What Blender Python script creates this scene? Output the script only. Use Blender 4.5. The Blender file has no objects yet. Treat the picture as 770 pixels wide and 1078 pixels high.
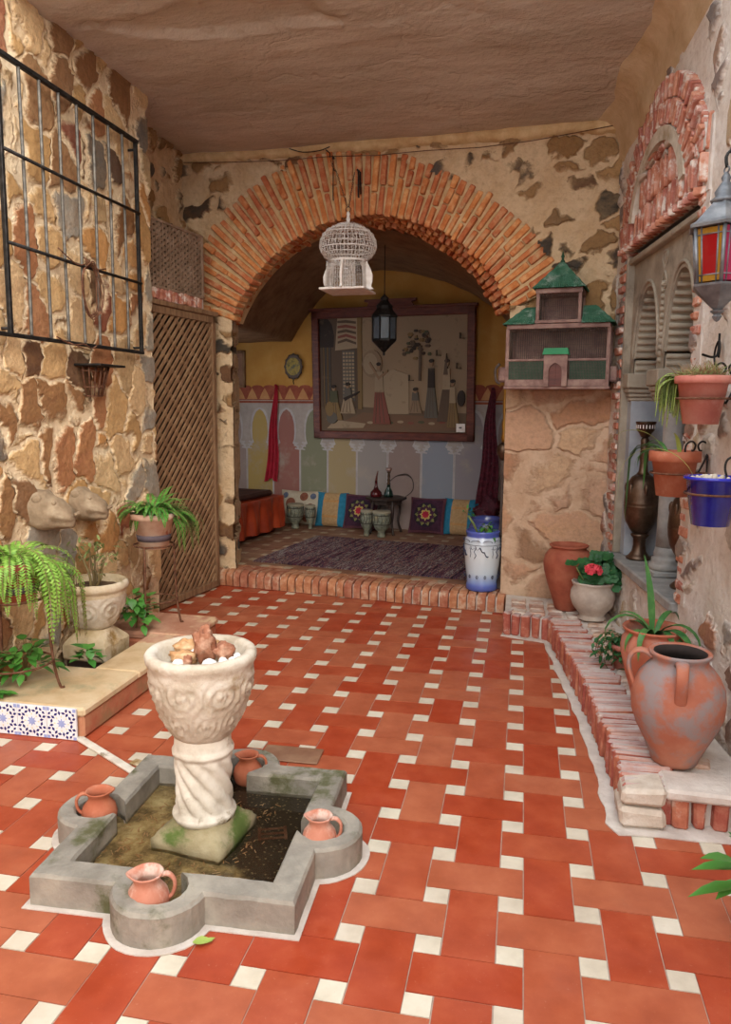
import bpy, math, random
from mathutils import Vector, Matrix, noise as mnoise
PI = math.pi
sin, cos = math.sin, math.cos
R = random.Random(7)
scene = bpy.context.scene
COL = scene.collection

def srgb(h):
    h = h.lstrip('#')
    out = []
    for i in (0, 2, 4):
        v = int(h[i:i+2], 16) / 255
        out.append(v/12.92 if v <= .04045 else ((v+.055)/1.055)**2.4)
    return (*out, 1.0)

# ------------------------------------------------------------------ materials
class NT:
    def __init__(self, name):
        self.m = bpy.data.materials.new(name)
        self.m.use_nodes = True
        self.t = self.m.node_tree
        self.t.nodes.clear()
        self.out = self.t.nodes.new('ShaderNodeOutputMaterial')
        self.tc = self.n('TexCoord')
    def n(self, typ, ins=None, **props):
        nd = self.t.nodes.new('ShaderNode' + typ)
        for k, v in props.items():
            setattr(nd, k, v)
        for k, v in (ins or {}).items():
            s = nd.inputs[k]
            if isinstance(v, bpy.types.NodeSocket):
                self.t.links.new(v, s)
            else:
                s.default_value = v
        return nd
    def obj(self):
        return self.tc.outputs['Object']
    def map(self, vec, scale=(1, 1, 1), rot=(0, 0, 0), loc=(0, 0, 0)):
        return self.n('Mapping', {'Vector': vec, 'Scale': scale, 'Rotation': rot, 'Location': loc}).outputs[0]
    def noise(self, vec, scale=5, detail=5, rough=.6, out='Fac'):
        return self.n('TexNoise', {'Vector': vec, 'Scale': scale, 'Detail': detail, 'Roughness': rough}).outputs[out]
    def voro(self, vec, scale=5, feature='F1', out='Distance', rnd=1.0, metric='EUCLIDEAN'):
        p = {'feature': feature}
        if feature not in ('DISTANCE_TO_EDGE',): p['distance'] = metric
        return self.n('TexVoronoi', {'Vector': vec, 'Scale': scale, 'Randomness': rnd}, **p).outputs[out]
    def ramp(self, fac, stops, interp='LINEAR'):
        nd = self.n('ValToRGB', {'Fac': fac})
        cr = nd.color_ramp
        cr.interpolation = interp
        while len(cr.elements) < len(stops):
            cr.elements.new(1)
        for e, (p, c) in zip(cr.elements, stops):
            e.position = p
            e.color = srgb(c) if isinstance(c, str) else (c, c, c, 1)
        return nd.outputs['Color']
    def mix(self, fac, a, b, blend='MIX'):
        nd = self.n('Mix', data_type='RGBA', blend_type=blend)
        for k, v in ((0, fac), (6, a), (7, b)):
            if isinstance(v, str): v = srgb(v)
            if isinstance(v, bpy.types.NodeSocket): self.t.links.new(v, nd.inputs[k])
            else: nd.inputs[k].default_value = v
        return nd.outputs[2]
    def math(self, op, a, b=0.0, clamp=False):
        nd = self.n('Math', operation=op, use_clamp=clamp)
        for k, v in ((0, a), (1, b)):
            if isinstance(v, bpy.types.NodeSocket): self.t.links.new(v, nd.inputs[k])
            else: nd.inputs[k].default_value = v
        return nd.outputs[0]
    def step(self, v, lo, hi, a=0.0, b=1.0):
        return self.n('MapRange', {0: v, 1: lo, 2: hi, 3: a, 4: b}, interpolation_type='SMOOTHSTEP').outputs[0]
    def bump(self, h, strength=.5, dist=.01, normal=None):
        ins = {'Height': h, 'Strength': strength, 'Distance': dist}
        if normal is not None: ins['Normal'] = normal
        return self.n('Bump', ins).outputs[0]
    def bsdf(self, **k):
        ins = {}
        for a, v in k.items():
            nm = {'col': 'Base Color', 'rough': 'Roughness', 'metal': 'Metallic', 'normal': 'Normal', 'spec': 'Specular IOR Level',
                  'trans': 'Transmission Weight', 'alpha': 'Alpha', 'coat': 'Coat Weight', 'ior': 'IOR', 'emc': 'Emission Color', 'ems': 'Emission Strength', 'sheen': 'Sheen Weight'}[a]
            if isinstance(v, str): v = srgb(v)
            ins[nm] = v
        b = self.n('BsdfPrincipled', ins)
        self.t.links.new(b.outputs[0], self.out.inputs['Surface'])
        return b
    def disp(self, h, scale=.02, mid=0.0):
        d = self.n('Displacement', {'Height': h, 'Midlevel': mid, 'Scale': scale})
        self.t.links.new(d.outputs[0], self.out.inputs['Displacement'])
        self.m.displacement_method = 'BOTH'

def mottle(name, cols, scale=8, rough=.85, bump=.3, bscale=40, metal=0, bdist=.004, spread=.3, stain=None, coat=0, spec=.4, island=0, stretch=(1, 1, 1), dust=None):
    """blotchy natural surface: two or three colours, optional second stain colour (colour, scale, low, high)"""
    N = NT(name)
    v = N.map(N.obj(), stretch)
    f = N.noise(v, scale, 6, .62)
    k = len(cols)
    if k == 1: cols = [cols[0], cols[0]]; k = 2
    c = N.ramp(f, [(.5 - spread/2 + spread*i/(k-1), x) for i, x in enumerate(cols)])
    if island:
        g = N.n('NewGeometry').outputs['Random Per Island']
        hs = N.n('HueSaturation', {'Color': c, 'Value': N.step(g, 0, 1, 1-island, 1+island), 'Hue': N.step(g, 0, 1, .5-.012*island*5, .5+.012*island*5)})
        c = hs.outputs[0]
    if stain:
        s = N.noise(N.map(v, loc=(3.1, 1.7, .4)), stain[1], 6, .65)
        c = N.mix(N.step(s, stain[2], stain[3]), c, stain[0])
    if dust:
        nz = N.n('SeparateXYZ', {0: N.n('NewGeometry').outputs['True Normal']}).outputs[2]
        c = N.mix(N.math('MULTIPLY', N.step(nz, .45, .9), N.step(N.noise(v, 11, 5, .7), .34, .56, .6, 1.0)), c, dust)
    b = N.noise(v, bscale, 5, .6)
    kw = dict(col=c, rough=rough, metal=metal, spec=spec, coat=coat)
    if bump: kw['normal'] = N.bump(b, bump, bdist)
    N.bsdf(**kw)
    return N.m

def plain(name, col, rough=.6, metal=0, **k):
    N = NT(name)
    f = N.noise(N.obj(), 60, 3, .6)
    c = N.mix(N.step(f, .3, .7, 0, .16), col, '#6a625a')
    N.bsdf(col=c, rough=rough, metal=metal, **k)
    return N.m

# ------------------------------------------------------------------ mesh building
class MB:
    def __init__(self):
        self.v = []; self.f = []; self.mi = []; self.sm = []
    def add(self, vs, fs, mi=0, smooth=False, M=None):
        o = len(self.v)
        if M is not None: vs = [M @ Vector(p) for p in vs]
        self.v += [tuple(p) for p in vs]
        for f in fs:
            self.f.append([i + o for i in f]); self.mi.append(mi); self.sm.append(smooth)
        return self
    def box(self, x0, x1, y0, y1, z0, z1, mi=0, M=None, jit=0, rnd=None):
        vs = [(x, y, z) for z in (z0, z1) for y in (y0, y1) for x in (x0, x1)]
        if jit:
            rr = rnd or R
            vs = [tuple(c + rr.uniform(-jit, jit) for c in p) for p in vs]
        return self.add(vs, [(0, 2, 3, 1), (4, 5, 7, 6), (0, 1, 5, 4), (2, 6, 7, 3), (1, 3, 7, 5), (0, 4, 6, 2)], mi, False, M)
    def cbox(self, x0, x1, y0, y1, z0, z1, c=.006, mi=0, M=None, jit=0, smooth=False):
        """box with chamfered edges"""
        vs = []; X = (x0, x1); Y = (y0, y1); Z = (z0, z1)
        idx = {}
        for i in (0, 1):
            for j in (0, 1):
                for k in (0, 1):
                    sx, sy, sz = (1 - 2*i), (1 - 2*j), (1 - 2*k)
                    J = (R.uniform(-jit, jit), R.uniform(-jit, jit), R.uniform(-jit, jit)) if jit else (0, 0, 0)
                    for a in range(3):
                        p = [X[i] + J[0], Y[j] + J[1], Z[k] + J[2]]
                        for b, s in enumerate((sx, sy, sz)):
                            if b != a: p[b] += s*c
                        idx[(i, j, k, a)] = len(vs); vs.append(tuple(p))
        q = lambda i, j, k, a: idx[(i, j, k, a)]
        fs = []
        for s in (0, 1):
            F = [q(s, 0, 0, 0), q(s, 1, 0, 0), q(s, 1, 1, 0), q(s, 0, 1, 0)]; fs.append(F if s else F[::-1])
            F = [q(0, s, 0, 1), q(1, s, 0, 1), q(1, s, 1, 1), q(0, s, 1, 1)]; fs.append(F[::-1] if s else F)
            F = [q(0, 0, s, 2), q(1, 0, s, 2), q(1, 1, s, 2), q(0, 1, s, 2)]; fs.append(F if s else F[::-1])
        for s in (0, 1):
            for t in (0, 1):
                fl = (s + t) % 2
                def o(F, fl): fs.append(F if fl else F[::-1])
                o([q(s, t, 0, 0), q(s, t, 1, 0), q(s, t, 1, 1), q(s, t, 0, 1)], not fl)
                o([q(s, 0, t, 0), q(s, 1, t, 0), q(s, 1, t, 2), q(s, 0, t, 2)], fl)
                o([q(0, s, t, 1), q(1, s, t, 1), q(1, s, t, 2), q(0, s, t, 2)], not fl)
        for i in (0, 1):
            for j in (0, 1):
                for k in (0, 1):
                    F = [q(i, j, k, 0), q(i, j, k, 1), q(i, j, k, 2)]
                    fs.append(F if (i + j + k) % 2 == 0 else F[::-1])
        return self.add(vs, fs, mi, smooth, M)
    def lathe(self, prof, seg=32, mi=0, smooth=True, M=None, rf=None, cap=True, a0=0, a1=2*PI, mis=None):
        """prof: list of (radius, z); rf(angle, z, r) optional radius modifier"""
        full = abs((a1 - a0) - 2*PI) < 1e-6
        n = seg if full else seg + 1
        vs = []
        for r, z in prof:
            for i in range(n):
                a = a0 + (a1 - a0)*i/seg
                rr = rf(a, z, r) if rf else r
                vs.append((rr*cos(a), rr*sin(a), z))
        for j in range(len(prof) - 1):
            fs = []
            for i in range(seg):
                k = (i + 1) % n
                fs.append((j*n + i, j*n + k, (j+1)*n + k, (j+1)*n + i))
            if j == 0: o = len(self.v); self.add(vs, fs, mis[j] if mis else mi, smooth, M)
            else:
                for f in fs:
                    self.f.append([q + o for q in f]); self.mi.append(mis[j] if mis else mi); self.sm.append(smooth)
        if cap and full:
            if prof[0][0] > 1e-4:
                self.f.append([o + i for i in range(n)][::-1]); self.mi.append(mis[0] if mis else mi); self.sm.append(False)
            if prof[-1][0] > 1e-4:
                self.f.append([o + (len(prof)-1)*n + i for i in range(n)]); self.mi.append(mis[-1] if mis else mi); self.sm.append(False)
        return self
    def tube(self, pts, r, seg=8, mi=0, smooth=True, M=None, closed=False, flat=1.0):
        pts = [Vector(p) for p in pts]
        n = len(pts)
        rs = list(r) if isinstance(r, (list, tuple)) else [r]*n
        if not closed and 4 <= n <= 9:      # round the path off (Catmull-Rom)
            P, Q = [], []
            for i in range(n-1):
                a, b, c, d = pts[max(i-1, 0)], pts[i], pts[i+1], pts[min(i+2, n-1)]
                for k in range(4):
                    t = k/4
                    P.append(.5*((2*b) + (c-a)*t + (2*a-5*b+4*c-d)*t*t + (3*b-a-3*c+d)*t*t*t)); Q.append(rs[i]+(rs[i+1]-rs[i])*t)
            P.append(pts[-1]); Q.append(rs[-1]); pts, rs = P, Q; n = len(pts)
        vs = []; up = None
        for i, p in enumerate(pts):
            if closed: t = pts[(i+1) % n] - pts[i-1]
            else: t = pts[min(i+1, n-1)] - pts[max(i-1, 0)]
            if t.length < 1e-9: t = Vector((0, 0, 1))
            t.normalize()
            if up is None:
                up = Vector((0, 0, 1)) if abs(t.z) < .9 else Vector((1, 0, 0))
            s = t.cross(up)
            if s.length < 1e-6: s = t.cross(Vector((0, 1, .3)))
            s.normalize(); up = s.cross(t).normalized()
            for k in range(seg):
                a = 2*PI*k/seg
                vs.append(p + s*(rs[i]*cos(a)) + up*(rs[i]*flat*sin(a)))
        fs = []
        for i in range(n if closed else n - 1):
            j = (i + 1) % n
            for k in range(seg):
                l = (k + 1) % seg
                fs.append((i*seg + k, i*seg + l, j*seg + l, j*seg + k))
        if not closed:
            fs.append(tuple(range(seg))[::-1]); fs.append(tuple((n-1)*seg + k for k in range(seg)))
        return self.add(vs, fs, mi, smooth, M)
    def prism(self, poly, y0, y1, mi=0, M=None, smooth=False, caps=True):
        """poly in (x, z), extruded along y"""
        n = len(poly)
        vs = [(x, y0, z) for x, z in poly] + [(x, y1, z) for x, z in poly]
        fs = [(i, (i+1) % n, n + (i+1) % n, n + i) for i in range(n)]
        self.add(vs, fs, mi, smooth, M)
        if caps:
            o = len(self.v) - 2*n
            self.f.append([o + i for i in range(n)][::-1]); self.mi.append(mi); self.sm.append(False)
            self.f.append([o + n + i for i in range(n)]); self.mi.append(mi); self.sm.append(False)
        return self
    def sphere(self, c, r, seg=16, rings=10, mi=0, sc=(1, 1, 1), M=None, nz=0, nf=3, seed=0):
        vs = []
        for j in range(rings + 1):
            th = PI*j/rings
            for i in range(seg):
                a = 2*PI*i/seg
                d = Vector((sin(th)*cos(a), sin(th)*sin(a), cos(th)))
                k = 1 + (nz*mnoise.noise(d*nf + Vector((seed, seed*.7, 0))) if nz else 0)
                vs.append((c[0] + d.x*r*sc[0]*k, c[1] + d.y*r*sc[1]*k, c[2] + d.z*r*sc[2]*k))
        fs = []
        for j in range(rings):
            for i in range(seg):
                k = (i + 1) % seg
                fs.append((j*seg + i, (j+1)*seg + i, (j+1)*seg + k, j*seg + k))
        return self.add(vs, fs, mi, True, M)
    def grid(self, x0, x1, z0, z1, step, y=0, keep=None, mi=0, smooth=True, yf=None):
        nx = max(1, round((x1-x0)/step)); nz = max(1, round((z1-z0)/step))
        ids = {}; vs = []; fs = []
        def vid(i, j):
            if (i, j) not in ids:
                ids[(i, j)] = len(vs)
                x = x0 + (x1-x0)*i/nx; z = z0 + (z1-z0)*j/nz
                vs.append((x, yf(x, z) if yf else y, z))
            return ids[(i, j)]
        for i in range(nx):
            for j in range(nz):
                cx = x0 + (x1-x0)*(i+.5)/nx; cz = z0 + (z1-z0)*(j+.5)/nz
                if keep is None or keep(cx, cz):
                    fs.append((vid(i, j), vid(i+1, j), vid(i+1, j+1), vid(i, j+1)))
        return self.add(vs, fs, mi, smooth)
    def noise_push(self, amp, freq, seed=0, start=0):
        for i in range(start, len(self.v)):
            p = Vector(self.v[i])
            q = mnoise.noise_vector(p*freq + Vector((seed, 0, 0)))
            self.v[i] = tuple(p + q*amp)
        return self
    def build(self, name, mats, parent=None, loc=None, rotz=0, M=None, label=None, kind=None):
        me = bpy.data.meshes.new(name)
        me.from_pydata(self.v, [], self.f)
        if not isinstance(mats, (list, tuple)): mats = [mats]
        for m in mats: me.materials.append(m)
        me.polygons.foreach_set('material_index', self.mi)
        me.polygons.foreach_set('use_smooth', self.sm)
        me.validate(); me.update()
        o = bpy.data.objects.new(name, me)
        COL.objects.link(o)
        if parent: o.parent = parent
        if M is not None: o.matrix_local = M
        elif loc is not None or rotz:
            o.location = loc or (0, 0, 0); o.rotation_euler = (0, 0, rotz)
        if label: o['label'] = label
        if kind: o['kind'] = kind
        return o

def thing(name, label, cat, loc=(0, 0, 0), rotz=0, group=None):
    o = bpy.data.objects.new(name, None); COL.objects.link(o)
    o.empty_display_size = .1
    o.location = loc; o.rotation_euler = (0, 0, rotz)
    o['label'] = label; o['category'] = cat
    if group: o['group'] = group
    return o
def tag(o, label, cat, group=None):
    o['label'] = label; o['category'] = cat
    if group: o['group'] = group
    return o
def copy_tree(o, parent=None):
    c = o.copy(); COL.objects.link(c); c.parent = parent
    for ch in list(o.children): copy_tree(ch, c)
    return c
def T(x, y, z): return Matrix.Translation((x, y, z))
def Rx(a): return Matrix.Rotation(a, 4, 'X')
def Ry(a): return Matrix.Rotation(a, 4, 'Y')
def Rz(a): return Matrix.Rotation(a, 4, 'Z')

# wall frames: local x along the wall, local y into the wall, z up
class Frame:
    def __init__(self, x, y, ang):
        self.o = Vector((x, y, 0)); self.a = ang
    def P(self, x, y, z=0):
        return self.o + Vector((x*cos(self.a) - y*sin(self.a), x*sin(self.a) + y*cos(self.a), z))
    def place(self, o, x=0, y=0, z=0, rot=0):
        o.location = self.P(x, y, z); o.rotation_euler = (0, 0, self.a + rot); return o
BACK = Frame(-1.3, 2.73, math.radians(-9.09))
RIGHT = Frame(.56, 2.43, math.radians(-83.27))
LEFT = Frame(-2.5, 0, math.radians(88.97))
DOOR = Frame(-2.616, 1.914, math.atan2(.886, .13))
# ------------------------------------------------------------------ surface materials
def stone_wall(name, stops, mortar, sc=(4, 4), edge=(.03, .09), prob=1.0, disp=.03, warp=.12, mvar=None, fine=.35, seed=0, stain=None, big=0):
    N = NT(name)
    o = N.obj()
    flat = N.map(o, (1, 0, 1), loc=(seed, 0, seed*.37))
    nv = N.noise(flat, 2.2, 3, .5, out='Color')
    nv2 = N.noise(flat, 9, 3, .5, out='Color')
    off = N.n('VectorMath', {0: nv, 1: (.5, .5, .5)}, operation='SUBTRACT').outputs[0]
    off2 = N.n('VectorMath', {0: nv2, 1: (.5, .5, .5)}, operation='SUBTRACT').outputs[0]
    off = N.n('VectorMath', {0: off, 'Scale': warp}, operation='SCALE').outputs[0]
    off2 = N.n('VectorMath', {0: off2, 'Scale': warp*.35}, operation='SCALE').outputs[0]
    wv = N.n('VectorMath', {0: flat, 1: off}, operation='ADD').outputs[0]
    wv = N.n('VectorMath', {0: wv, 1: off2}, operation='ADD').outputs[0]
    wv = N.map(wv, (sc[0], 0, sc[1]))
    vf = N.n('TexVoronoi', {'Vector': wv, 'Scale': 1, 'Randomness': .85}, feature='F1', distance='MINKOWSKI')
    vf.inputs['Exponent'].default_value = 3.0
    f1 = vf.outputs['Color']
    vf2 = N.n('TexVoronoi', {'Vector': wv, 'Scale': 1, 'Randomness': .85}, feature='F2', distance='MINKOWSKI')
    vf2.inputs['Exponent'].default_value = 3.0
    d = N.math('SUBTRACT', vf2.outputs['Distance'], vf.outputs['Distance'])
    sep = N.n('SeparateColor', {0: f1})
    r1, r2, r3 = sep.outputs[0], sep.outputs[1], sep.outputs[2]
    fn = N.noise(flat, 14, 6, .65)
    d2 = N.math('ADD', d, N.math('MULTIPLY', N.math('SUBTRACT', fn, .5), .22))
    mask = N.step(d2, edge[0]*2.2, edge[1]*2.2)
    if prob < 1:
        pres = N.math('LESS_THAN', r2, prob)
        blob = N.noise(flat, 1.3, 2, .5)
        mask = N.math('MULTIPLY', mask, pres)
    col = N.ramp(r1, stops, 'CONSTANT')
    var = N.noise(N.map(flat, (1, 1, 1.6), rot=(0, .5, 0)), 7, 7, .7)
    col = N.mix(N.step(var, .30, .72, 0, .75), col, N.mix(.5, N.ramp(r3, [(0, '#d9b98a'), (.4, '#8a5a34'), (.7, '#c99a62'), (1, '#7a6e62')]), col))
    col = N.mix(N.step(N.noise(flat, 34, 5, .7), .35, .8, 0, .55), col, N.mix(.62, col, '#33261c'))
    mc = N.mix(N.step(N.noise(flat, 3.5, 6, .65), .35, .68), mortar[0], mortar[1])
    mc = N.mix(N.step(N.noise(flat, 22, 5, .7), .42, .78, 0, .6), mc, mortar[2] if len(mortar) > 2 else mortar[0])
    c = N.mix(mask, mc, col)
    if stain: c = N.mix(N.step(N.noise(N.map(flat, (1.4, 1, .7)), stain[1], 5, .65), stain[2], stain[3], 0, stain[4]), c, stain[0])
    h = N.math('ADD', N.math('MULTIPLY', mask, N.math('ADD', .55, N.math('MULTIPLY', r3, .5))), N.math('MULTIPLY', N.noise(flat, 6, 6, .6), .8))
    h = N.math('ADD', h, N.math('MULTIPLY', fn, .35))
    b = N.bump(N.noise(flat, 55, 6, .65), fine, .012)
    N.bsdf(col=c, rough=.92, spec=.2, normal=b)
    N.disp(h, disp, .7)
    return N.m

M = {}
M['stone_left'] = stone_wall('ochre rubble stone', [(0, '#bc9462'), (.14, '#8c6444'), (.24, '#d2ac7a'), (.36, '#604434'), (.42, '#9c978c'), (.51, '#c4905a'), (.62, '#a87250'), (.70, '#8a4c38'), (.75, '#dab88c'), (.87, '#6c6862'), (.92, '#bca078')],
    ('#ead6b6', '#dcc09a', '#c0a07a'), sc=(4.9, 3.7), edge=(.010, .055), disp=.028, warp=.26, stain=('#86583a', 1.8, .56, .78, .3))
M['stone_back'] = stone_wall('plastered wall with scattered stones', [(0, '#4a4844'), (.22, '#94724c'), (.4, '#3c3a36'), (.52, '#a07c54'), (.68, '#6a4e3a'), (.8, '#b08c60'), (.9, '#565450')],
    ('#d8bf9c', '#c6a680', '#a4866a'), sc=(4.8, 6.2), edge=(.04, .11), prob=.68, disp=.04, warp=.38, seed=3.3)
M['stone_right'] = stone_wall('whitewashed rubble wall', [(0, '#857a78'), (.2, '#bca890'), (.4, '#a4705c'), (.5, '#cabeb0'), (.68, '#86807e'), (.8, '#b8a084'), (.92, '#94786c')],
    ('#e2d9d0', '#d2c4b6', '#b09c8c'), sc=(6.6, 6.4), edge=(.04, .16), prob=.42, disp=.026, warp=.42, seed=8.1, fine=.6, stain=('#c09468', 2.2, .60, .78, .35))
M['pier'] = stone_wall('dressed sandstone blocks', [(0, '#c49c80'), (.3, '#b88c70'), (.55, '#ccac8c'), (.75, '#9c7c64'), (.9, '#c8a48a')],
    ('#ccb096', '#bc9c80', '#a08468'), sc=(2.5, 4.2), edge=(.015, .07), disp=.022, warp=.2, seed=5.2)

def ceiling_mat():
    N = NT('brown plaster ceiling')
    o = N.obj()
    f = N.noise(N.map(o, (1, 2.2, 1)), 1.6, 6, .6)
    c = N.ramp(f, [(.3, '#b3a594'), (.5, '#c2b4a4'), (.7, '#cec0b0')])
    c = N.mix(N.step(N.noise(o, 9, 6, .7), .55, .85, 0, .5), c, '#8f7358')
    h = N.math('ADD', N.noise(N.map(o, (1.2, 2.6, 1)), 2.2, 5, .55), N.math('MULTIPLY', N.noise(o, 30, 5, .6), .25))
    vv = N.noise(o, 2.3, 4, .5, out='Color')
    cr = N.voro(N.n('VectorMath', {0: o, 1: vv}, operation='ADD').outputs[0], .8, 'DISTANCE_TO_EDGE')
    h = N.math('ADD', h, N.math('MULTIPLY', N.step(cr, 0, .03), .10))
    N.bsdf(col=c, rough=.95, spec=.15, normal=N.bump(h, .8, .035))
    return N.m
M['ceiling'] = ceiling_mat()

def tile_mat(name, cols, bright=.10, rough=.42, worn='#8e5a4a'):
    N = NT(name)
    o = N.obj(); g = N.n('NewGeometry').outputs['Random Per Island']
    f = N.noise(o, 7, 6, .6)
    c = N.ramp(f, [(.32, cols[0]), (.5, cols[1]), (.68, cols[2])])
    c = N.n('HueSaturation', {'Color': c, 'Value': N.step(g, 0, 1, 1-bright, 1+bright), 'Hue': N.step(g, 0, 1, .494, .506), 'Saturation': N.step(g, 0, 1, 1.04, .95)}).outputs[0]
    c = N.mix(N.step(N.noise(o, 3.2, 6, .72), .56, .82, 0, .35), c, worn)
    c = N.mix(N.step(N.noise(o, 90, 3, .6), .62, .8, 0, .3), c, '#c89a84')
    rr = N.step(N.noise(o, 5, 4, .6), .3, .7, rough-.10, rough+.15)
    N.bsdf(col=c, rough=rr, spec=.45, normal=N.bump(N.noise(o, 18, 4, .6), .12, .006))
    return N.m
M['terra'] = tile_mat('terracotta floor tile', ('#9a452a', '#a64e31', '#b05a3b'), bright=.05)
M['white_tile'] = tile_mat('cream floor inset', ('#bfb39f', '#cfc4b0', '#dad0be'), bright=.05, rough=.45, worn='#b8a890')
M['grout'] = mottle('floor grout', ['#a08a7c', '#b5a090'], 20, .9)
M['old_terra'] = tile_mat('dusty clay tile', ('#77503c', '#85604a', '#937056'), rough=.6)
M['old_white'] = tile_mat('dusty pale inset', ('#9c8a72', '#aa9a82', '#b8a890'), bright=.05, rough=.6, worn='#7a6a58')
M['brick'] = mottle('orange brick', ['#b8663a', '#c87c4c', '#d8a070'], 14, .9, .5, 50, island=.13, stain=('#c9a67c', 9, .52, .72))
M['brick_mortar'] = mottle('sandy mortar', ['#c09e70', '#d8bc90'], 12, .95, .6, 40, bdist=.01)
M['brick_red'] = mottle('red brick with limewash', ['#a05e4a', '#b4745e', '#c49484'], 16, .9, .5, 50, island=.12, stain=('#d6c8bc', 12, .50, .64))
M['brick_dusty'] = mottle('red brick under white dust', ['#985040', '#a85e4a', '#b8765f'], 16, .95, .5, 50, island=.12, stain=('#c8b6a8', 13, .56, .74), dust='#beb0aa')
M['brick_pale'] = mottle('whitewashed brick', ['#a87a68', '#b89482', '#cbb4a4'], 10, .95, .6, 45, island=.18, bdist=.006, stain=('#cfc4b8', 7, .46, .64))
M['mortar_pale'] = mottle('pale mortar', ['#bfb2a8', '#d6ccc2'], 10, .95, .6, 40, bdist=.012)
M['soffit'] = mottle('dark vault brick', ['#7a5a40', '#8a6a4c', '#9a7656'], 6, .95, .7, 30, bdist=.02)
M['iron'] = mottle('aged black iron', ['#1c1b1a', '#2a2827', '#3a3634'], 30, .55, .3, 90, metal=.55, bdist=.001)
M['bar_grey'] = mottle('weathered grey iron', ['#504e4a', '#68645e', '#7e7a72'], 25, .55, .3, 80, metal=.45, bdist=.001)
M['rust'] = mottle('rusty iron', ['#4a2f22', '#6a4430', '#7d5c48'], 30, .8, .4, 80, metal=.3, bdist=.001)
M['terracotta'] = mottle('terracotta', ['#a3563c', '#b0664a', '#bc7c62'], 7, .8, .25, 40, stain=('#d4ab94', 4, .58, .8), bdist=.002)
M['terracotta_cream'] = mottle('cream washed terracotta', ['#c89a80', '#dcbca6', '#e4cdba'], 6, .85, .3, 40, stain=('#b87050', 9, .6, .75), bdist=.002)
M['terracotta_white'] = mottle('salt stained terracotta', ['#b0664c', '#c0806a', '#d0a492'], 5, .85, .3, 40, stain=('#dcc2b4', 8, .50, .66), bdist=.002)
M['jar_big'] = mottle('burnt and chalky terracotta', ['#a25e48', '#ac6a52', '#b67c66'], 4, .85, .35, 30, stain=('#8e807e', 5.5, .44, .60), bdist=.003)
M['jar_aloe'] = mottle('dusty red clay', ['#a5563e', '#b1644a', '#bd7c66'], 6, .85, .3, 40, stain=('#a88478', 5, .52, .7), bdist=.002)
M['jar_dark'] = mottle('dark red clay', ['#8c4632', '#9a513b', '#a66048'], 8, .75, .25, 40, bdist=.002)
M['inside_dark'] = mottle('dark jar inside', ['#241c1a', '#332824'], 8, .9, .2, 30)  # much darker colour for the inner faces of the large jar
M['pot_pink'] = mottle('pink terracotta', ['#b06458', '#bd7668', '#c98e80'], 5, .85, .3, 40, stain=('#d0a69a', 7, .55, .75), bdist=.002)
M['pot_grey'] = mottle('grey washed clay', ['#a8988c', '#b8a89a', '#c8bcae'], 8, .85, .3, 40, stain=('#9a6a52', 6, .6, .78), bdist=.002)
M['soil'] = mottle('dry soil', ['#3a2a1e', '#54402e', '#6a543c'], 20, .98, 1, 60, bdist=.01)
M['blue_glaze'] = mottle('cobalt glaze', ['#1c2290', '#232aa4', '#2c36b4'], 6, .15, .1, 20, coat=.6, bdist=.002)
M['dark_band'] = mottle('charcoal painted band', ['#4a4046', '#5c5056'], 10, .8, .2, 40)
M['limestone'] = mottle('carved limestone', ['#a89a86', '#c4b8a6', '#d4ccbe'], 9, .9, .7, 70, stain=('#9a8058', 6, .54, .72), bdist=.004)
M['limestone_dirty'] = mottle('stained limestone', ['#a8946e', '#c0ae90', '#d2c4ae'], 5, .9, .6, 45, stain=('#8a6e40', 6, .50, .66), bdist=.006)
M['marble_white'] = mottle('white weathered stone', ['#bcb2a2', '#d6cec0', '#e2dcd0'], 8, .85, .6, 60, stain=('#7c6a4c', 9, .56, .70), bdist=.003)
M['moss_stone'] = mottle('mossy stone', ['#6c7040', '#8a8458', '#b0a484'], 6, .9, .7, 40, stain=('#455a28', 5, .48, .6), bdist=.006)
M['head_stone'] = mottle('brown carved stone', ['#7e6a54', '#948068', '#ac9a82'], 8, .95, .7, 40, bdist=.008)
M['basin'] = mottle('grey cement', ['#7c766c', '#8e887e', '#a29b8e'], 7, .9, .6, 60, stain=('#57573a', 5, .52, .68), bdist=.005)
M['sandstone_top'] = mottle('sandy cement coping', ['#b89a72', '#c9ae88', '#d4bd9a'], 4, .9, .4, 40, stain=('#8e9070', 3, .52, .74), bdist=.005)
M['coping_red'] = mottle('worn reddish coping', ['#a87258', '#b5836a', '#c79c80'], 5, .9, .5, 40, stain=('#cdb28e', 4, .5, .66), bdist=.006)
M['wood_old'] = mottle('weathered brown wood', ['#6e5138', '#84654a', '#967758'], 10, .85, .4, 60, stretch=(3, 3, .6), bdist=.003)
M['lattice_wood'] = mottle('light brown lath', ['#7c5c42', '#8e6c4e', '#a08060'], 10, .85, .3, 60, bdist=.002)
M['panel_wood'] = mottle('dusty brown fretwork', ['#7a6350', '#8c7460', '#9c8470'], 12, .9, .3, 60, bdist=.002)
M['painted_shade'] = mottle('painted dark of unlit room', ['#2e2118', '#3c2c20'], 5, .95, .1)
M['dark_wood'] = mottle('dark red wood', ['#4c2018', '#5c2a1e', '#6c3626'], 8, .45, .2, 60, stretch=(1, 1, 4), bdist=.002)
M['table_wood'] = mottle('dark table wood', ['#2c2220', '#3c2e28'], 8, .5, .2, 60)
M['cage_white'] = mottle('white painted wire', ['#d4cac2', '#e4dcd6', '#efe9e4'], 20, .7, .1, 60)
M['house_wood'] = mottle('purple brown old wood', ['#745850', '#8c6e66', '#a08478'], 12, .85, .4, 70, bdist=.003)
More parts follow.
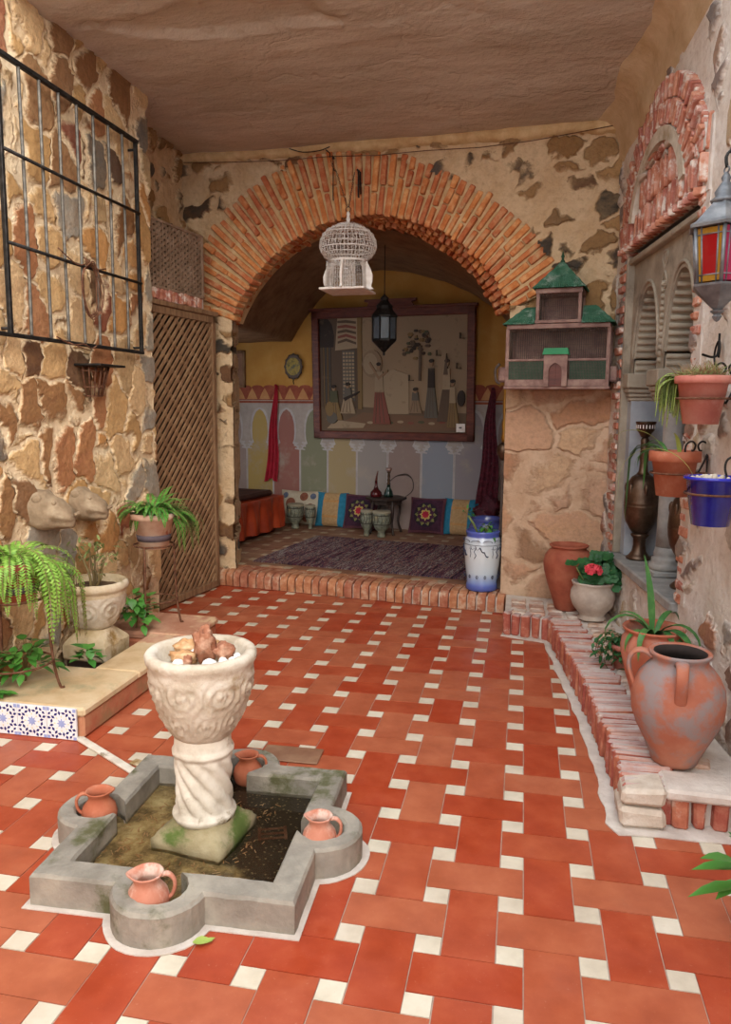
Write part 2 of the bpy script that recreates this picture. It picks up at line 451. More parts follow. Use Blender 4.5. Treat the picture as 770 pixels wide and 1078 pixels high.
M['green_roof'] = mottle('green painted tiles', ['#2c5a44', '#3a6c54', '#587f6c'], 16, .7, .3, 60, bdist=.002, stain=('#9aa8a0', 14, .54, .72))
M['green_panel'] = mottle('dark green panel', ['#1d4630', '#25543a'], 10, .7, .2, 60)
M['mesh_wire'] = mottle('dark wire mesh', ['#4c403a', '#62544c'], 20, .7, .1)
M['brass'] = mottle('dull bronze', ['#4e3e34', '#5e4a3c', '#746050'], 8, .42, .3, 60, metal=.85, bdist=.002)
M['gold'] = mottle('old gold brass', ['#8a6224', '#a87c34'], 8, .35, .2, 60, metal=.7)
M['plaster_grey'] = mottle('grey carved plaster', ['#8e8272', '#9c907f', '#aa9e8c'], 6, .9, .5, 50, stain=('#7a6e60', 5, .55, .72), bdist=.004)
M['plaster_blue'] = mottle('blue grey plaster', ['#8c9098', '#9ca0a6', '#aaacb0'], 4, .9, .3, 50, bdist=.003)
M['sill'] = mottle('grey stone sill', ['#82807e', '#969490', '#a8a49e'], 6, .8, .4, 40, bdist=.004)
M['yellow_wall'] = mottle('ochre yellow plaster', ['#ac7a38', '#b48440', '#bc904e'], 2.5, .9, .2, 30, bdist=.004)
M['pebble_white'] = mottle('white pebble', ['#e6e4e0', '#f4f3f0'], 8, .6, .2, 30)
M['rock_brown'] = mottle('brown rock', ['#7e4c38', '#a06a50', '#c69c84'], 14, .85, .9, 40, bdist=.01)
M['rock_tan'] = mottle('tan rock', ['#a5764e', '#bf9468', '#d6b690'], 14, .85, .8, 40, bdist=.008)
def leaf_mat(name, a, b, c2=None, rough=.5):
    N = NT(name)
    o = N.obj(); g = N.n('NewGeometry').outputs['Random Per Island']
    c = N.mix(g, a, b)
    c = N.mix(N.step(N.noise(o, 25, 4, .6), .4, .75, 0, .5), c, c2 or a)
    N.bsdf(col=c, rough=rough, spec=.35)
    return N.m
M['fern'] = leaf_mat('fern green', '#5c8a2c', '#86b048', '#9cbc5c')
M['fern_dark'] = leaf_mat('deep fern green', '#2f6422', '#4f8c34', '#6ea448')
M['ivy'] = leaf_mat('glossy leaf green', '#2f6a28', '#5c9440', '#427a30', .35)
M['pelarg'] = leaf_mat('geranium leaf green', '#1f4a26', '#2f6434', '#3c7440', .5)
M['strap'] = leaf_mat('strap leaf green', '#2e5c30', '#4c7c40', '#6a9450', .4)
M['pale_leaf'] = leaf_mat('yellow green leaf', '#7e9c3c', '#a8b860', '#c0c074', .5)
M['grassy'] = leaf_mat('feathery grey green', '#7a8a48', '#9aa868', '#b0b47c', .7)
M['dry'] = leaf_mat('dry stalk', '#7c5a3c', '#a07c54', '#c0a078', .8)
M['stem'] = leaf_mat('brown green stem', '#6c5c3c', '#8a7a50', '#5a4c34', .7)
M['dusty_leaf'] = leaf_mat('dusty olive leaf', '#5c6c38', '#78844c', '#8c9060', .6)
M['pink_petal'] = leaf_mat('coral pink petals', '#d83c4c', '#f0606c', '#ee5060', .6)
# ------------------------------------------------------------------ the room shell
P_ = .225
def tile_field(mb, fx0, fx1, fy0, fy1, z, inside, M=None, h=.004, gap=.0035, ph=0):
    i0, i1 = math.floor(fx0/P_)-1, math.ceil(fx1/P_)+1
    j0, j1 = math.floor(fy0/P_)-1, math.ceil(fy1/P_)+1
    for i in range(i0, i1):
        for j in range(j0, j1):
            x, y = i*P_, j*P_
            jx, jy = R.uniform(-.0015, .0015), R.uniform(-.0015, .0015)
            if inside(x, y):
                s = .0375-gap/2
                mb.box(x-s+jx, x+s+jx, y-s+jy, y+s+jy, z-h, z+R.uniform(-.0008, .0008), 1, M)
            cx, cy = x+P_/2, y+P_/2
            if inside(cx, cy):
                a, b = (.15, .075) if (i+j) % 2 else (.075, .15)
                a -= gap/2; b -= gap/2
                mb.box(cx-a, cx+a, cy-b, cy+b, z-h, z+R.uniform(-.0008, .0008), 0, M)

fl = MB()
fl.box(-3.2, 2.2, -5.8, 6.2, -.15, -.003, 2)
tile_field(fl, -2.7, 1.2, -2.7, 3.0, 0, lambda x, y: -2.75 < x < 1.25 and -2.7 < y < 3.05 and y < 2.62-.16*(x+1.3)+.25)
floor = fl.build('floor', [M['terra'], M['white_tile'], M['grout']], kind='structure')

# ceiling, gently sagging plaster, open to the sky in front of y = -0.35
cl = MB()
NX, NY = 110, 110
vs = []
def cz(x, y):
    s = max(0, min(1, (x+2.7)/3.3))
    return 3.445*(1-s) + s*(3.335 + .15*max(0, 2.43-y))
for j in range(NY+1):
    for i in range(NX+1):
        x = -3.1 + 4.9*i/NX; y = .35 + 3.0*j/NY
        n = .018*mnoise.noise(Vector((x*1.3, y*2.2, 0))) + .006*mnoise.noise(Vector((x*6, y*9, 3)))
        # torn plaster patch
        px_, py_ = x+1.62, y-.98
        d = math.hypot(px_/.62, (py_-.12*px_)/.13) + .45*mnoise.noise(Vector((x*7, y*9, 1)))
        n += .035 if d < 1 else 0
        vs.append((x, y, cz(x, y) + n))
fs = [(j*(NX+1)+i, (j+1)*(NX+1)+i, (j+1)*(NX+1)+i+1, j*(NX+1)+i+1) for j in range(NY) for i in range(NX)]
cl.add(vs, fs, 0, True)
cl.box(-3.1, 1.8, .35, 3.35, 3.66, 3.9)
cl.build('ceiling', M['ceiling'], kind='structure')

# grille wall on the left
wl = MB()
wl.grid(-5.6, 1.77, 0, 3.62, .022)
wl.box(-5.6, 1.76, .05, .5, 0, 3.9)
for k in range(1):
    # rounded quoin return facing the alcove
    g = []
    NYq = 20
    for j in range(NYq+1):
        for i in range(166):
            g.append((1.77, .5*j/NYq, 3.62*i/165))
    wl.add(g, [(j*166+i, (j+1)*166+i, (j+1)*166+i+1, j*166+i+1) for j in range(NYq) for i in range(165)], 0, True)
o = wl.build('wall_left', M['stone_left'], kind='structure'); LEFT.place(o)

# set-back wall and the block that carries the lattice door
wb = MB()
wb.grid(0, 1.45, 2.6, 3.62, .02)
wb.box(0, 1.45, .05, .4, 0, 3.62)
fb = Frame(-2.655, 1.66, math.atan2(1.33, -.11))
o = wb.build('wall_left_back', M['stone_back'], kind='structure'); fb.place(o)
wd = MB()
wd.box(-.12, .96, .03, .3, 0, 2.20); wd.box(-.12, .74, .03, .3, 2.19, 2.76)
o = wd.build('wall_door_block', M['painted_shade'], kind='structure'); DOOR.place(o)  # block painted dark, standing in for the unlit room behind the lattice

# ---- arch wall
AC = (.07, 1.66); AR = 1.237
UL, UR = -1.045, 1.178
THK = .4; SH = -.45
LEN = [(0.45, .40), (.62, .41), (.9, .37), (1.15, .36), (1.4, .41), (1.62, .47), (1.85, .52), (2.2, .54), (2.45, .52), (2.68, .40), (2.8, .36)]
def ring_len(a):
    for (p, l), (q, m) in zip(LEN, LEN[1:]):
        if a <= q: return l + (m-l)*max(0, (a-p))/(q-p)
    return LEN[-1][1]
def arch_hole(u, z, grow=.07):
    if z < 2.2: return UL < u < UR
    a_ = math.atan2(z-AC[1], u-AC[0])
    return (u-AC[0])**2 + (z-AC[1])**2 < (AR+ring_len(a_)-.035)**2
bk = MB()
def inpier(u, z): return u > UR and z < 2.0
bk.grid(-1.55, 2.0, 0, 3.6, .02, keep=lambda u, z: not arch_hole(u, z) and not inpier(u, z))
bk.grid(UR, 2.0, 0, 2.0, .02, mi=1)
def sheet(mb, u, d0, d1, sh, z0, z1, mi=0, flip=False, nz=110, ny=12):
    g = [(u + sh*(d0+(d1-d0)*j/ny), d0+(d1-d0)*j/ny, z0+(z1-z0)*i/nz) for j in range(ny+1) for i in range(nz+1)]
    f = [(j*(nz+1)+i, (j+1)*(nz+1)+i, (j+1)*(nz+1)+i+1, j*(nz+1)+i+1) for j in range(ny) for i in range(nz)]
    if flip: f = [q[::-1] for q in f]
    mb.add(g, f, mi, True)
sheet(bk, UL, 0, THK, SH, 0, 2.24, flip=True)
sheet(bk, UR, 0, THK, -.1, 0, 2.24, mi=1)
# hidden body of the wall
bk.prism([(-1.6, 0), (UL-.2, 0), (UL-.2, 2.2), (-1.6, 2.2)], .06, THK)
bk.prism([(UR+.06, 0), (2.1, 0), (2.1, 2.3), (UR+.06, 2.3)], .06, THK)
N_ = 40
outer = [(-2.0, 2.2), (-2.0, 3.75), (2.1, 3.75), (2.1, 2.2)]
inner = []
a0 = math.atan2(2.2-AC[1], UR-AC[0]); a1 = math.atan2(2.2-AC[1], UL-AC[0])
for k in range(N_+1):
    a = a1 + (a0-a1)*k/N_
    inner.append((AC[0]+(AR+.12)*cos(a), AC[1]+(AR+.12)*sin(a)))
top = [(-2.0, 3.75)] + [(max(-2.0, min(2.1, p[0]*1.6)), 3.75) for p in inner[1:-1]] + [(2.1, 3.75)]
for k in range(N_):
    q = [inner[k], inner[k+1], top[k+1], top[k]]
    bk.prism(q, .06, THK)
wall_back = bk.build('wall_back', [M['stone_back'], M['pier']], kind='structure'); BACK.place(wall_back)

# brick arch ring: every voussoir a small run of bricks
ar = MB()
nb = 52
for k in range(nb):
    a = a0 - .03 + (a1 + .06 - a0)*(k+.5)/nb
    th = (a1-a0)*AR/nb
    wd_ = th*.70*R.uniform(.85, 1.12)
    lean = .10*(a-PI/2)*(-1 if a > PI/2 else .5)
    L_ = ring_len(a) + R.uniform(-.02, .02)
    base = Matrix.Translation((AC[0], 0, AC[1])) @ Matrix.Rotation(-(a-PI/2), 4, 'Y') @ Matrix.Translation((0, 0, AR)) @ Matrix.Rotation(lean + R.uniform(-.02, .02), 4, 'Y')
    cut = R.uniform(.42, .62)*L_ if k % 2 else R.uniform(.3, .5)*L_
    spread = 1.0 + L_/AR*.8
    segs = [(-.012+R.uniform(-.012, .012), cut-.006), (cut+.006, L_)]
    if R.random() < .3: segs = [segs[0], (cut+.006, cut+(L_-cut)*.55), (cut+(L_-cut)*.58, L_)]
    for (s0, s1) in segs:
        w0 = wd_/2*(1+(spread-1)*s0/L_)
        pr = R.uniform(-.028, -.004)
        ar.cbox(-w0, w0, pr, .12, s0, s1, .006, 0, base, jit=.004)
    # soffit courses going back through the wall
    for q in range(3):
        y0 = .10 + q*.10
        MM = Matrix.Translation((SH*(y0+.05), 0, 0)) @ base
        ar.cbox(-wd_/2, wd_/2, y0, y0+.095, -.012+R.uniform(-.022, .012), .12, .006, 0, MM, jit=.006)
# mortar bed
for k in range(64):
    A0 = a0 - .02 + (a1+.04-a0)*k/64; A1 = a0 - .02 + (a1+.04-a0)*(k+1)/64
    for (y0, y1) in ((0.012, .13), (.13, .25), (.25, .40)):
        s0 = SH*(y0 if y0 > .05 else 0)
        r0 = AR + .006; ro0 = AR + ring_len(A0) - .004; ro1 = AR + ring_len(A1) - .004
        if y0 > .1: ro0 = ro1 = AR + .2
        ar.prism([(AC[0]+s0+r0*cos(A0), AC[1]+r0*sin(A0)), (AC[0]+s0+r0*cos(A1), AC[1]+r0*sin(A1)),
                  (AC[0]+s0+ro1*cos(A1), AC[1]+ro1*sin(A1)), (AC[0]+s0+ro0*cos(A0), AC[1]+ro0*sin(A0))], y0, y1, 1)
o = ar.build('trim_1', [M['brick'], M['brick_mortar']], kind='structure'); BACK.place(o)

# ragged plaster fillet where the ceiling meets the arch wall
tf = MB()
NXt = 160
vs = []
for i in range(NXt+1):
    u = -1.47 + 3.36*i/NXt
    zt = cz(BACK.P(u, 0).x, BACK.P(u, 0).y) + .03
    lo = zt - .085 - .02*mnoise.noise(Vector((u*3, 0, 0))) - .012*mnoise.noise(Vector((u*17, 0, 0)))
    for (y, z) in ((.03, lo-.004), (-.03, lo), (-.05, lo+.02), (-.06, (lo+zt)/2), (-.04, zt)):
        vs.append((u, y + .012*mnoise.noise(Vector((u*9, z*20, 2))), z))
tf.add(vs, [(i*5+k, i*5+k+1, (i+1)*5+k+1, (i+1)*5+k) for i in range(NXt) for k in range(4)], 0, True)
o = tf.build('trim_2', M['brick_mortar'], kind='structure'); BACK.place(o)

# ---- alcove beyond the arch
# raised floor
af = MB()
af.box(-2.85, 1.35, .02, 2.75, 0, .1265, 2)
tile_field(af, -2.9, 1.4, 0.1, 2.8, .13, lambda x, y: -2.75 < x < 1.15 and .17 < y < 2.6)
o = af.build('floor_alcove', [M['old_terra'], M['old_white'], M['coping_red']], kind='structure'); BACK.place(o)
# vault
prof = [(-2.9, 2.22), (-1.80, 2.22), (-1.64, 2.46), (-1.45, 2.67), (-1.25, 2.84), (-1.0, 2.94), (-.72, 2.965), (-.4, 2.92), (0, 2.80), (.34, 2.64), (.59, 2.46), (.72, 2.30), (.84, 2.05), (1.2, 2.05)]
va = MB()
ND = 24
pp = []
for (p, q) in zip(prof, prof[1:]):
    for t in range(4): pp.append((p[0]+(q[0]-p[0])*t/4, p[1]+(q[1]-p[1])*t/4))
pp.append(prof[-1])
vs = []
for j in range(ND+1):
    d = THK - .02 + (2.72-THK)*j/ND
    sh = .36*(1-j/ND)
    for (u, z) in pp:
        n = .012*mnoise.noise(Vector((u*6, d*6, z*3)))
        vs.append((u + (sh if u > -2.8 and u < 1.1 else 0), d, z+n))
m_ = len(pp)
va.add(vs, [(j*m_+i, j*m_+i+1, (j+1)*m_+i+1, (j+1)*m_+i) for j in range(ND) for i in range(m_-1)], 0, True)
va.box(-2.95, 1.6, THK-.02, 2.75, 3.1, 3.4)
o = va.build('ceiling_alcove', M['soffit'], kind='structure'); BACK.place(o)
sw = MB(); sw.box(-2.95, -2.72, .06, 2.75, 0, 3.2)
o = sw.build('wall_alcove_left', M['yellow_wall'], kind='structure'); BACK.place(o)
sw = MB()
sw.add([(1.16, .3, 0), (.86, 2.7, 0), (1.6, 2.7, 0), (1.6, .3, 0), (1.16, .3, 3.2), (.86, 2.7, 3.2), (1.6, 2.7, 3.2), (1.6, .3, 3.2)],
       [(0, 1, 2, 3), (4, 7, 6, 5), (0, 4, 5, 1), (1, 5, 6, 2), (2, 6, 7, 3), (3, 7, 4, 0)])
o = sw.build('wall_alcove_right', M['yellow_wall'], kind='structure'); BACK.place(o)

# back wall of the alcove with its painted dado
dado_cols = ['#94827c', '#a58c54', '#8e5f56', '#7a7a64', '#9c8a68', '#928a86', '#8c7a74', '#848892', '#8a8286']
mats = [M['yellow_wall'], mottle('pale painted band', ['#978c86', '#a89e96'], 9, .9, .2), mottle('brick red frieze paint', ['#7c3a2c', '#96523c'], 9, .9, .2), mottle('ochre frieze paint', ['#b0784c', '#bb8a5c'], 9, .9, .2)]
mats += [mottle('painted panel ' + c_, [c_, c_], 4, .9, .2, 30, stain=('#a09488', 4, .5, .8)) for c_ in dado_cols]
mats.append(mottle('white stencilled edging', ['#a39c9c', '#b4aeac'], 9, .9, .1))
aw = MB()
aw.box(-2.95, 1.5, 0, .2, 0, 3.2, 0)
edges = [-2.75, -2.38, -2.03, -1.68, -1.33, -.97, -.60, -.21, .16, .55, .95]
y = -.004
def fpoly(mb, pts, y, mi):
    mb.prism(pts, y, .001, mi)
fpoly(aw, [(-2.75, .1), (.95, .1), (.95, 1.64), (-2.75, 1.64)], -.002, 1)
for k in range(len(edges)-1):
    x0, x1 = edges[k]+.012, edges[k+1]-.012
    mi = 4 + (k % len(dado_cols)); w = x1-x0; cx = (x0+x1)/2
    body = [(x0, .13), (x1, .13), (x1, .98)]
    body += [(cx + w*.30*sx, z) for (sx, z) in ((1.15, 1.03), (.8, 1.06), (.98, 1.10), (1.05, 1.18), (1.0, 1.28), (.8, 1.36), (.45, 1.42), (0, 1.45), (-.45, 1.42), (-.8, 1.36), (-1.0, 1.28), (-1.05, 1.18), (-.98, 1.10), (-.8, 1.06), (-1.15, 1.03))]
    body += [(x0, .98)]
    out = []
    for (x, z) in body:
        out.append((cx + (x-cx)*1.0 + (.022 if x > cx+.01 else (-.022 if x < cx-.01 else 0))*(1 if z > 1 else .4), z + (.022 if z > 1 else 0)))
    fpoly(aw, out, -.004, 4 + len(dado_cols))
    fpoly(aw, body, -.006, mi)
    for s in (-1, 1):   # scalloped leaf marks beside the little arch
        for q in range(3):
            zz = 1.0 + q*.035; xx = cx + s*(w*.44 - q*.012)
            aw.prism([(xx-.035, zz-.01), (xx+.03, zz-.018), (xx+.035, zz-.006), (xx-.03, zz+.008)][::1], -.0075, 0, 4 + len(dado_cols))
fpoly(aw, [(-2.75, 1.52), (.95, 1.52), (.95, 1.545), (-2.75, 1.545)], -.005, 2)
fpoly(aw, [(-2.75, 1.555), (.95, 1.555), (.95, 1.70), (-2.75, 1.70)], -.005, 2)
x = -2.7
while x < .9:
    fpoly(aw, [(x, 1.565), (x+.14, 1.565), (x+.11, 1.63), (x+.07, 1.695), (x+.03, 1.63)], -.008, 3)
    x += .165
for k in range(24):      # scalloped top edge
    cx = -2.7 + k*.155
    aw.prism([(cx+.075*cos(a), 1.70+.028*sin(a)) for a in [PI*q/6 for q in range(7)]], -.005, 0, 2)
o = aw.build('wall_alcove_back', mats, kind='structure'); o.location = BACK.P(0, 2.6); o.rotation_euler = (0, 0, BACK.a)

# ---- right wall with the niche opening
NV0, NV1, NZ0, NZ1 = .31, 1.63, .56, 2.46
wr = MB()
wr.grid(-.12, 7.6, 0, 3.9, .022, keep=lambda v, z: not (NV0 < v < NV1 and NZ0 < z < NZ1))
wr.box(-.12, NV0, .06, .7, 0, 3.9); wr.box(NV1, 7.6, .06, .7, 0, 3.9)
wr.box(NV0, NV1, .06, .7, 0, NZ0-.02); wr.box(NV0, NV1, .06, .7, NZ1+.02, 3.9)
o = wr.build('wall_right', M['stone_right'], kind='structure'); RIGHT.place(o)
# niche lining
nl = MB()
ms = [M['plaster_blue'], mottle('glazed white tile', ['#c8c8c8', '#dadada'], 8, .3, .1), mottle('glazed navy star', ['#20265a', '#2c3470'], 8, .3, .1)]
nl.box(NV0-.02, NV1+.02, .48, .6, NZ0-.05, NZ1+.05, 0)
nl.box(NV0-.06, NV0, -.005, .5, NZ0-.02, NZ1+.02, 0); nl.box(NV1, NV1+.06, .03, .5, NZ0-.02, NZ1+.02, 0)
nl.box(NV0-.02, NV1+.02, .04, .5, NZ1, NZ1+.06, 0)
nl.box(NV0, NV1, .474, .481, .62, 1.9, 1)
s = .11
for i in range(int((NV1-NV0)/s)):
    for j in range(11):
        cx = NV0+s*(i+.5); czz = .68+s*j
        for q in range(8):
            a = q*PI/4
            nl.prism([(cx+.034*cos(a)+.013*cos(t), czz+.034*sin(a)+.013*sin(t)) for t in (a, a+PI/2, a+PI, a+1.5*PI)], .470, .476, 2)
o = nl.build('wall_niche', ms, kind='structure'); RIGHT.place(o)
sl = MB()
sl.cbox(NV0-.05, NV1+.02, -.035, .49, NZ0-.055, NZ0, .008)
sl.noise_push(.004, 9)
o = sl.build('trim_3', M['sill'], kind='structure'); RIGHT.place(o)

# red brick dressing: jambs, soldier lintel and relieving arch
tb = MB()
z = NZ0
k = 0
while z < NZ1+.02:
    h = R.uniform(.038, .05)
    tb.cbox(NV0-.10-R.uniform(0, .05), NV0+.002, -.022+R.uniform(-.01, .012), .10, z, z+h, .006, 0, jit=.005)
    w = R.uniform(.0, .06) if k % 2 else 0
    tb.cbox(NV1-.002, NV1+.07+w, -.012+R.uniform(-.008, .008), .12, z, z+h, .008, 0, jit=.005)
    z += h + .022; k += 1
tb.box(NV0-.12, NV0, -.004, .05, NZ0, NZ1, 1); tb.box(NV1, NV1+.12, -.004, .05, NZ0, NZ1, 1)
v = NV0-.12
while v < NV1+.10:
    w = R.uniform(.028, .036)
    t = (v-NV0)/(NV1-NV0)
    zt = 2.80 - .02*sin(t*9)
    tb.cbox(v, v+w, -.035+R.uniform(-.012, .012), .1, NZ1+.03+R.uniform(-.015, .015), NZ1+.03+.14, .006, 0, jit=.004)
    tb.cbox(v, v+w, -.028+R.uniform(-.012, .012), .1, NZ1+.18, zt, .006, 0, jit=.004)
    v += w + .024
tb.box(NV0-.12, NV1+.11, -.008, .05, NZ1, 2.78, 1)
# saw-tooth course under the lintel
v = NV0-.08
while v < NV1+.06:
    MM = T(v, -.01, NZ1+.005) @ Rz(math.radians(45))
    tb.cbox(-.03, .03, -.03, .03, -.012, .024, .004, 0, MM)
    v += .075
# relieving arch
AV = (.98, 2.52); 
def rr_(a): return 1
nA = 50
for k in range(nA):
    a = math.radians(14) + (math.radians(166)-math.radians(14))*(k+.5)/nA
    ex, ez = .52, .44
    x0, z0 = AV[0]+ex*cos(a), AV[1]+ez*sin(a)
    L_ = .205 + .03*sin(a)
    ang = math.atan2(sin(a)*.95+.15, cos(a))
    MM = T(x0, 0, z0) @ Ry(-(ang-PI/2))
    w = .0135
    tb.cbox(-w, w, -.045+R.uniform(-.012, .012), .08, .0+R.uniform(-.01, .01), L_*.5, .005, 0, MM, jit=.003)
    tb.cbox(-w*1.15, w*1.15, -.04+R.uniform(-.012, .012), .08, L_*.53, L_, .005, 0, MM, jit=.003)
for k in range(40):
    a0_ = math.radians(12+156*k/40); a1_ = math.radians(12+156*(k+1)/40)
    q = []
    for (a, e) in ((a0_, 0), (a1_, 0), (a1_, .215), (a0_, .215)):
        q.append((AV[0]+(.52+e)*cos(a), AV[1]+(.44+e)*sin(a)))
    tb.prism(q, -.02, .05, 1)
# pale plaster band and rough bricks inside the arch
for k in range(30):
    a0_ = math.radians(10+160*k/30); a1_ = math.radians(10+160*(k+1)/30)
    q = []
    for (a, e) in ((a0_, -.075), (a1_, -.075), (a1_, -.005), (a0_, -.005)):
        q.append((AV[0]+(.52+e)*cos(a), AV[1]+(.44+e)*sin(a)))
    tb.prism(q, -.05, .03, 2)
for row in range(4):
    zz = 2.80 + row*.035 - .012
    half = .43*math.sqrt(max(0, 1-((zz-AV[1])/.37)**2))
    v = AV[0]-half
    while v < AV[0]+half-.05:
        L_ = R.uniform(.06, .16)
        tb.cbox(v, v+L_, -.03+R.uniform(-.025, .02), .06, zz, zz+.027, .007, R.choice((0, 0, 3)), jit=.008)
        v += L_ + .012
tb.prism([(AV[0]+.44*cos(a), AV[1]+.37*sin(a)) for a in [math.radians(8+164*q/20) for q in range(21)]], -.006, .05, 1)
o = tb.build('trim_4', [M['brick_red'], M['mortar_pale'], M['limestone'], M['pot_grey']], kind='structure'); RIGHT.place(o)

# plaster cove under the ceiling along the right wall
cv = MB()
vs = []
for i in range(121):
    v = 0 + 2.85*i/120
    w = RIGHT.P(v, 0)
    zt = cz(w.x-.1, w.y) + .02
    for (yy, zz) in ((.04, zt-.34), (-.012, zt-.26), (-.03, zt-.16), (-.06, zt-.08), (-.12, zt-.03), (-.2, zt+.01), (-.22, zt+.05)):
        vs.append((v, yy + .012*mnoise.noise(Vector((v*5, zz*6, 2))), zz + .03*mnoise.noise(Vector((v*2.5, zz, 5)))))
cv.add(vs, [(i*7+k, i*7+k+1, (i+1)*7+k+1, (i+1)*7+k) for i in range(120) for k in range(6)], 0, True)
o = cv.build('trim_5', mottle('sandy cove plaster', ['#b59a76', '#c4aa88', '#cfb898'], 5, .95, .5, 30, bdist=.01), kind='structure'); RIGHT.place(o)

# unseen rear wall, added as a warm bounce and kept low for skylight
rw = MB(); rw.box(-3.2, 2.4, -5.9, -5.6, 0, 1.6)
rw.build('bounce_wall', mottle('warm bounce plaster', ['#cda878', '#d8b88c'], 3, .9, .2), kind='structure')

# ---- entrance step of rowlock bricks
st = MB()
st.box(-1.22, 1.2, -.045, .19, 0, .108, 1)
u = -1.23
while u < 1.19:
    w = R.uniform(.048, .062)
    t = R.uniform(-.006, .006)
    pr = []
    for k in range(7):
        a = PI/2*k/6
        pr.append((-.045-.035*sin(PI/2-a) + 0, .095+.035*sin(a)))
    # rounded nose section in (y, z)
    sec = [(.17, .005), (-.075+t, .005), (-.082+t, .06), (-.078+t, .09), (-.062+t, .115), (-.035, .131), (.0, .135), (.17, .134)]
    vs = [(u, y_, z_) for y_, z_ in sec] + [(u+w, y_, z_) for y_, z_ in sec]
    n = len(sec)
    st.add(vs, [(i, n+i, n+(i+1) % n, (i+1) % n) for i in range(n)] + [tuple(range(n)), tuple(n+i for i in range(n))[::-1]], 0)
    u += w + R.uniform(.012, .018)
o = st.build('step_1', [M['brick_step'] if 'brick_step' in M else mottle('worn step brick', ['#94583e', '#a86c50', '#b88668'], 14, .9, .5, 50, island=.12, stain=('#c4a890', 10, .50, .68)), M['mortar_pale']], kind='structure'); BACK.place(o)
# ------------------------------------------------------------------ foliage helpers
def leaf(mb, p, d, L, w, up=Vector((0, 0, 1)), fold=.25, droop=.2, mi=0):
    p = Vector(p); d = Vector(d).normalized(); up = Vector(up)
    s = d.cross(up)
    if s.length < 1e-3: s = Vector((1, 0, 0))
    s.normalize(); n = s.cross(d).normalized()
    st = [(0, .10), (.2, .75), (.45, 1.0), (.72, .68), (1.0, .02)]
    vs = []
    for t, k in st:
        c = p + d*(L*t) - n*(droop*L*t*t)
        h = w*.5*k
        vs += [c - s*h + n*(fold*h), c, c + s*h + n*(fold*h)]
    fs = []
    for i in range(len(st)-1):
        a = i*3
        fs += [(a, a+1, a+4, a+3), (a+1, a+2, a+5, a+4)]
    mb.add(vs, fs, mi, True)
def strap(mb, p, az, L, w, rise, droop, seg=9, mi=0, twist=0):
    """long arching strap leaf"""
    p = Vector(p); h = Vector((cos(az), sin(az), 0))
    pts = []
    c = p.copy(); el = rise
    for i in range(seg+1):
        pts.append(c.copy())
        c = c + (h*cos(el) + Vector((0, 0, sin(el))))*(L/seg)
        el = max(el - droop/seg*(1 + i/seg), -1.54)
    vs = []
    for i, c in enumerate(pts):
        t = i/seg
        k = w*.5*min(1, .55+t*1.5)*(1-t**3.0)+.0006
        s = Vector((-sin(az+twist*t), cos(az+twist*t), 0))
        vs += [c - s*k + Vector((0, 0, k*.35)), c, c + s*k + Vector((0, 0, k*.35))]
    fs = []
    for i in range(seg):
        a = i*3; fs += [(a, a+1, a+4, a+3), (a+1, a+2, a+5, a+4)]
    mb.add(vs, fs, mi, True)
def frond(mb, p, az, L, w, rise, droop, n=26, mi=0, rnd=R, mi2=1):
    """feather frond with paired leaflets"""
    p = Vector(p); h = Vector((cos(az), sin(az), 0)); s = Vector((-sin(az), cos(az), 0))
    c = p.copy(); el = rise; pts = []
    for i in range(n+1):
        d = h*cos(el) + Vector((0, 0, sin(el)))
        pts.append((c.copy(), d)); c = c + d*(L/n)
        el = max(el - droop/n*(1+.9*i/n), -1.52)
    mb.tube([q[0] for q in pts[::3]] + [pts[-1][0]], .0016, 4, mi2)
    for i, (c, d) in enumerate(pts):
        t = i/n
        if t < .08: continue
        k = w*min(1, t*4)*(1-t**2.6)+.004
        nn = s.cross(d).normalized()
        for sg in (-1, 1):
            dd = (s*sg + d*.35 - nn*.0 + Vector((0, 0, -.25*rnd.random()))).normalized()
            q = c
            wd = max(.006, L/n*.42)
            mb.add([q - d*wd*.3, q + dd*k*.5 + d*wd, q + dd*k, q + dd*k*.5 - d*wd*.8], [(0, 3, 2, 1)], mi, False)
def fern(mb, p, n, L, w, az0=0, az1=2*PI, rise=(.5, 1.3), droop=(1.6, 2.8), seed=1, rad=.04):
    rn = random.Random(seed)
    for i in range(n):
        az = az0 + (az1-az0)*(i+rn.random())/n
        q = Vector(p) + Vector((cos(az), sin(az), 0))*rad*rn.random()
        frond(mb, q, az, L*rn.uniform(.6, 1.1), w*rn.uniform(.8, 1.15), rn.uniform(*rise), rn.uniform(*droop), rnd=rn)
def bush(mb, c, n, rad, L, w, seed=1, stems=None, zs=1.0, mi=0, mi2=1, up=.5):
    rn = random.Random(seed)
    c = Vector(c)
    for i in range(n):
        a = rn.uniform(0, 2*PI); el = rn.uniform(-.3, 1.3)
        d = Vector((cos(a)*cos(el), sin(a)*cos(el), sin(el)*zs))
        p = c + d*rad*rn.uniform(.35, 1)
        dd = (Vector((d.x, d.y, up*rn.uniform(-1, 1)))+Vector((rn.uniform(-.4, .4), rn.uniform(-.4, .4), 0)))
        leaf(mb, p, dd, L*rn.uniform(.7, 1.2), w*rn.uniform(.8, 1.2), fold=.15, droop=rn.uniform(.1, .5), mi=mi)
        if i % 4 == 0: mb.tube([c - Vector((0, 0, rad*.3)), (c+p)/2 + Vector((0, 0, .01)), p], .002, 4, mi2)
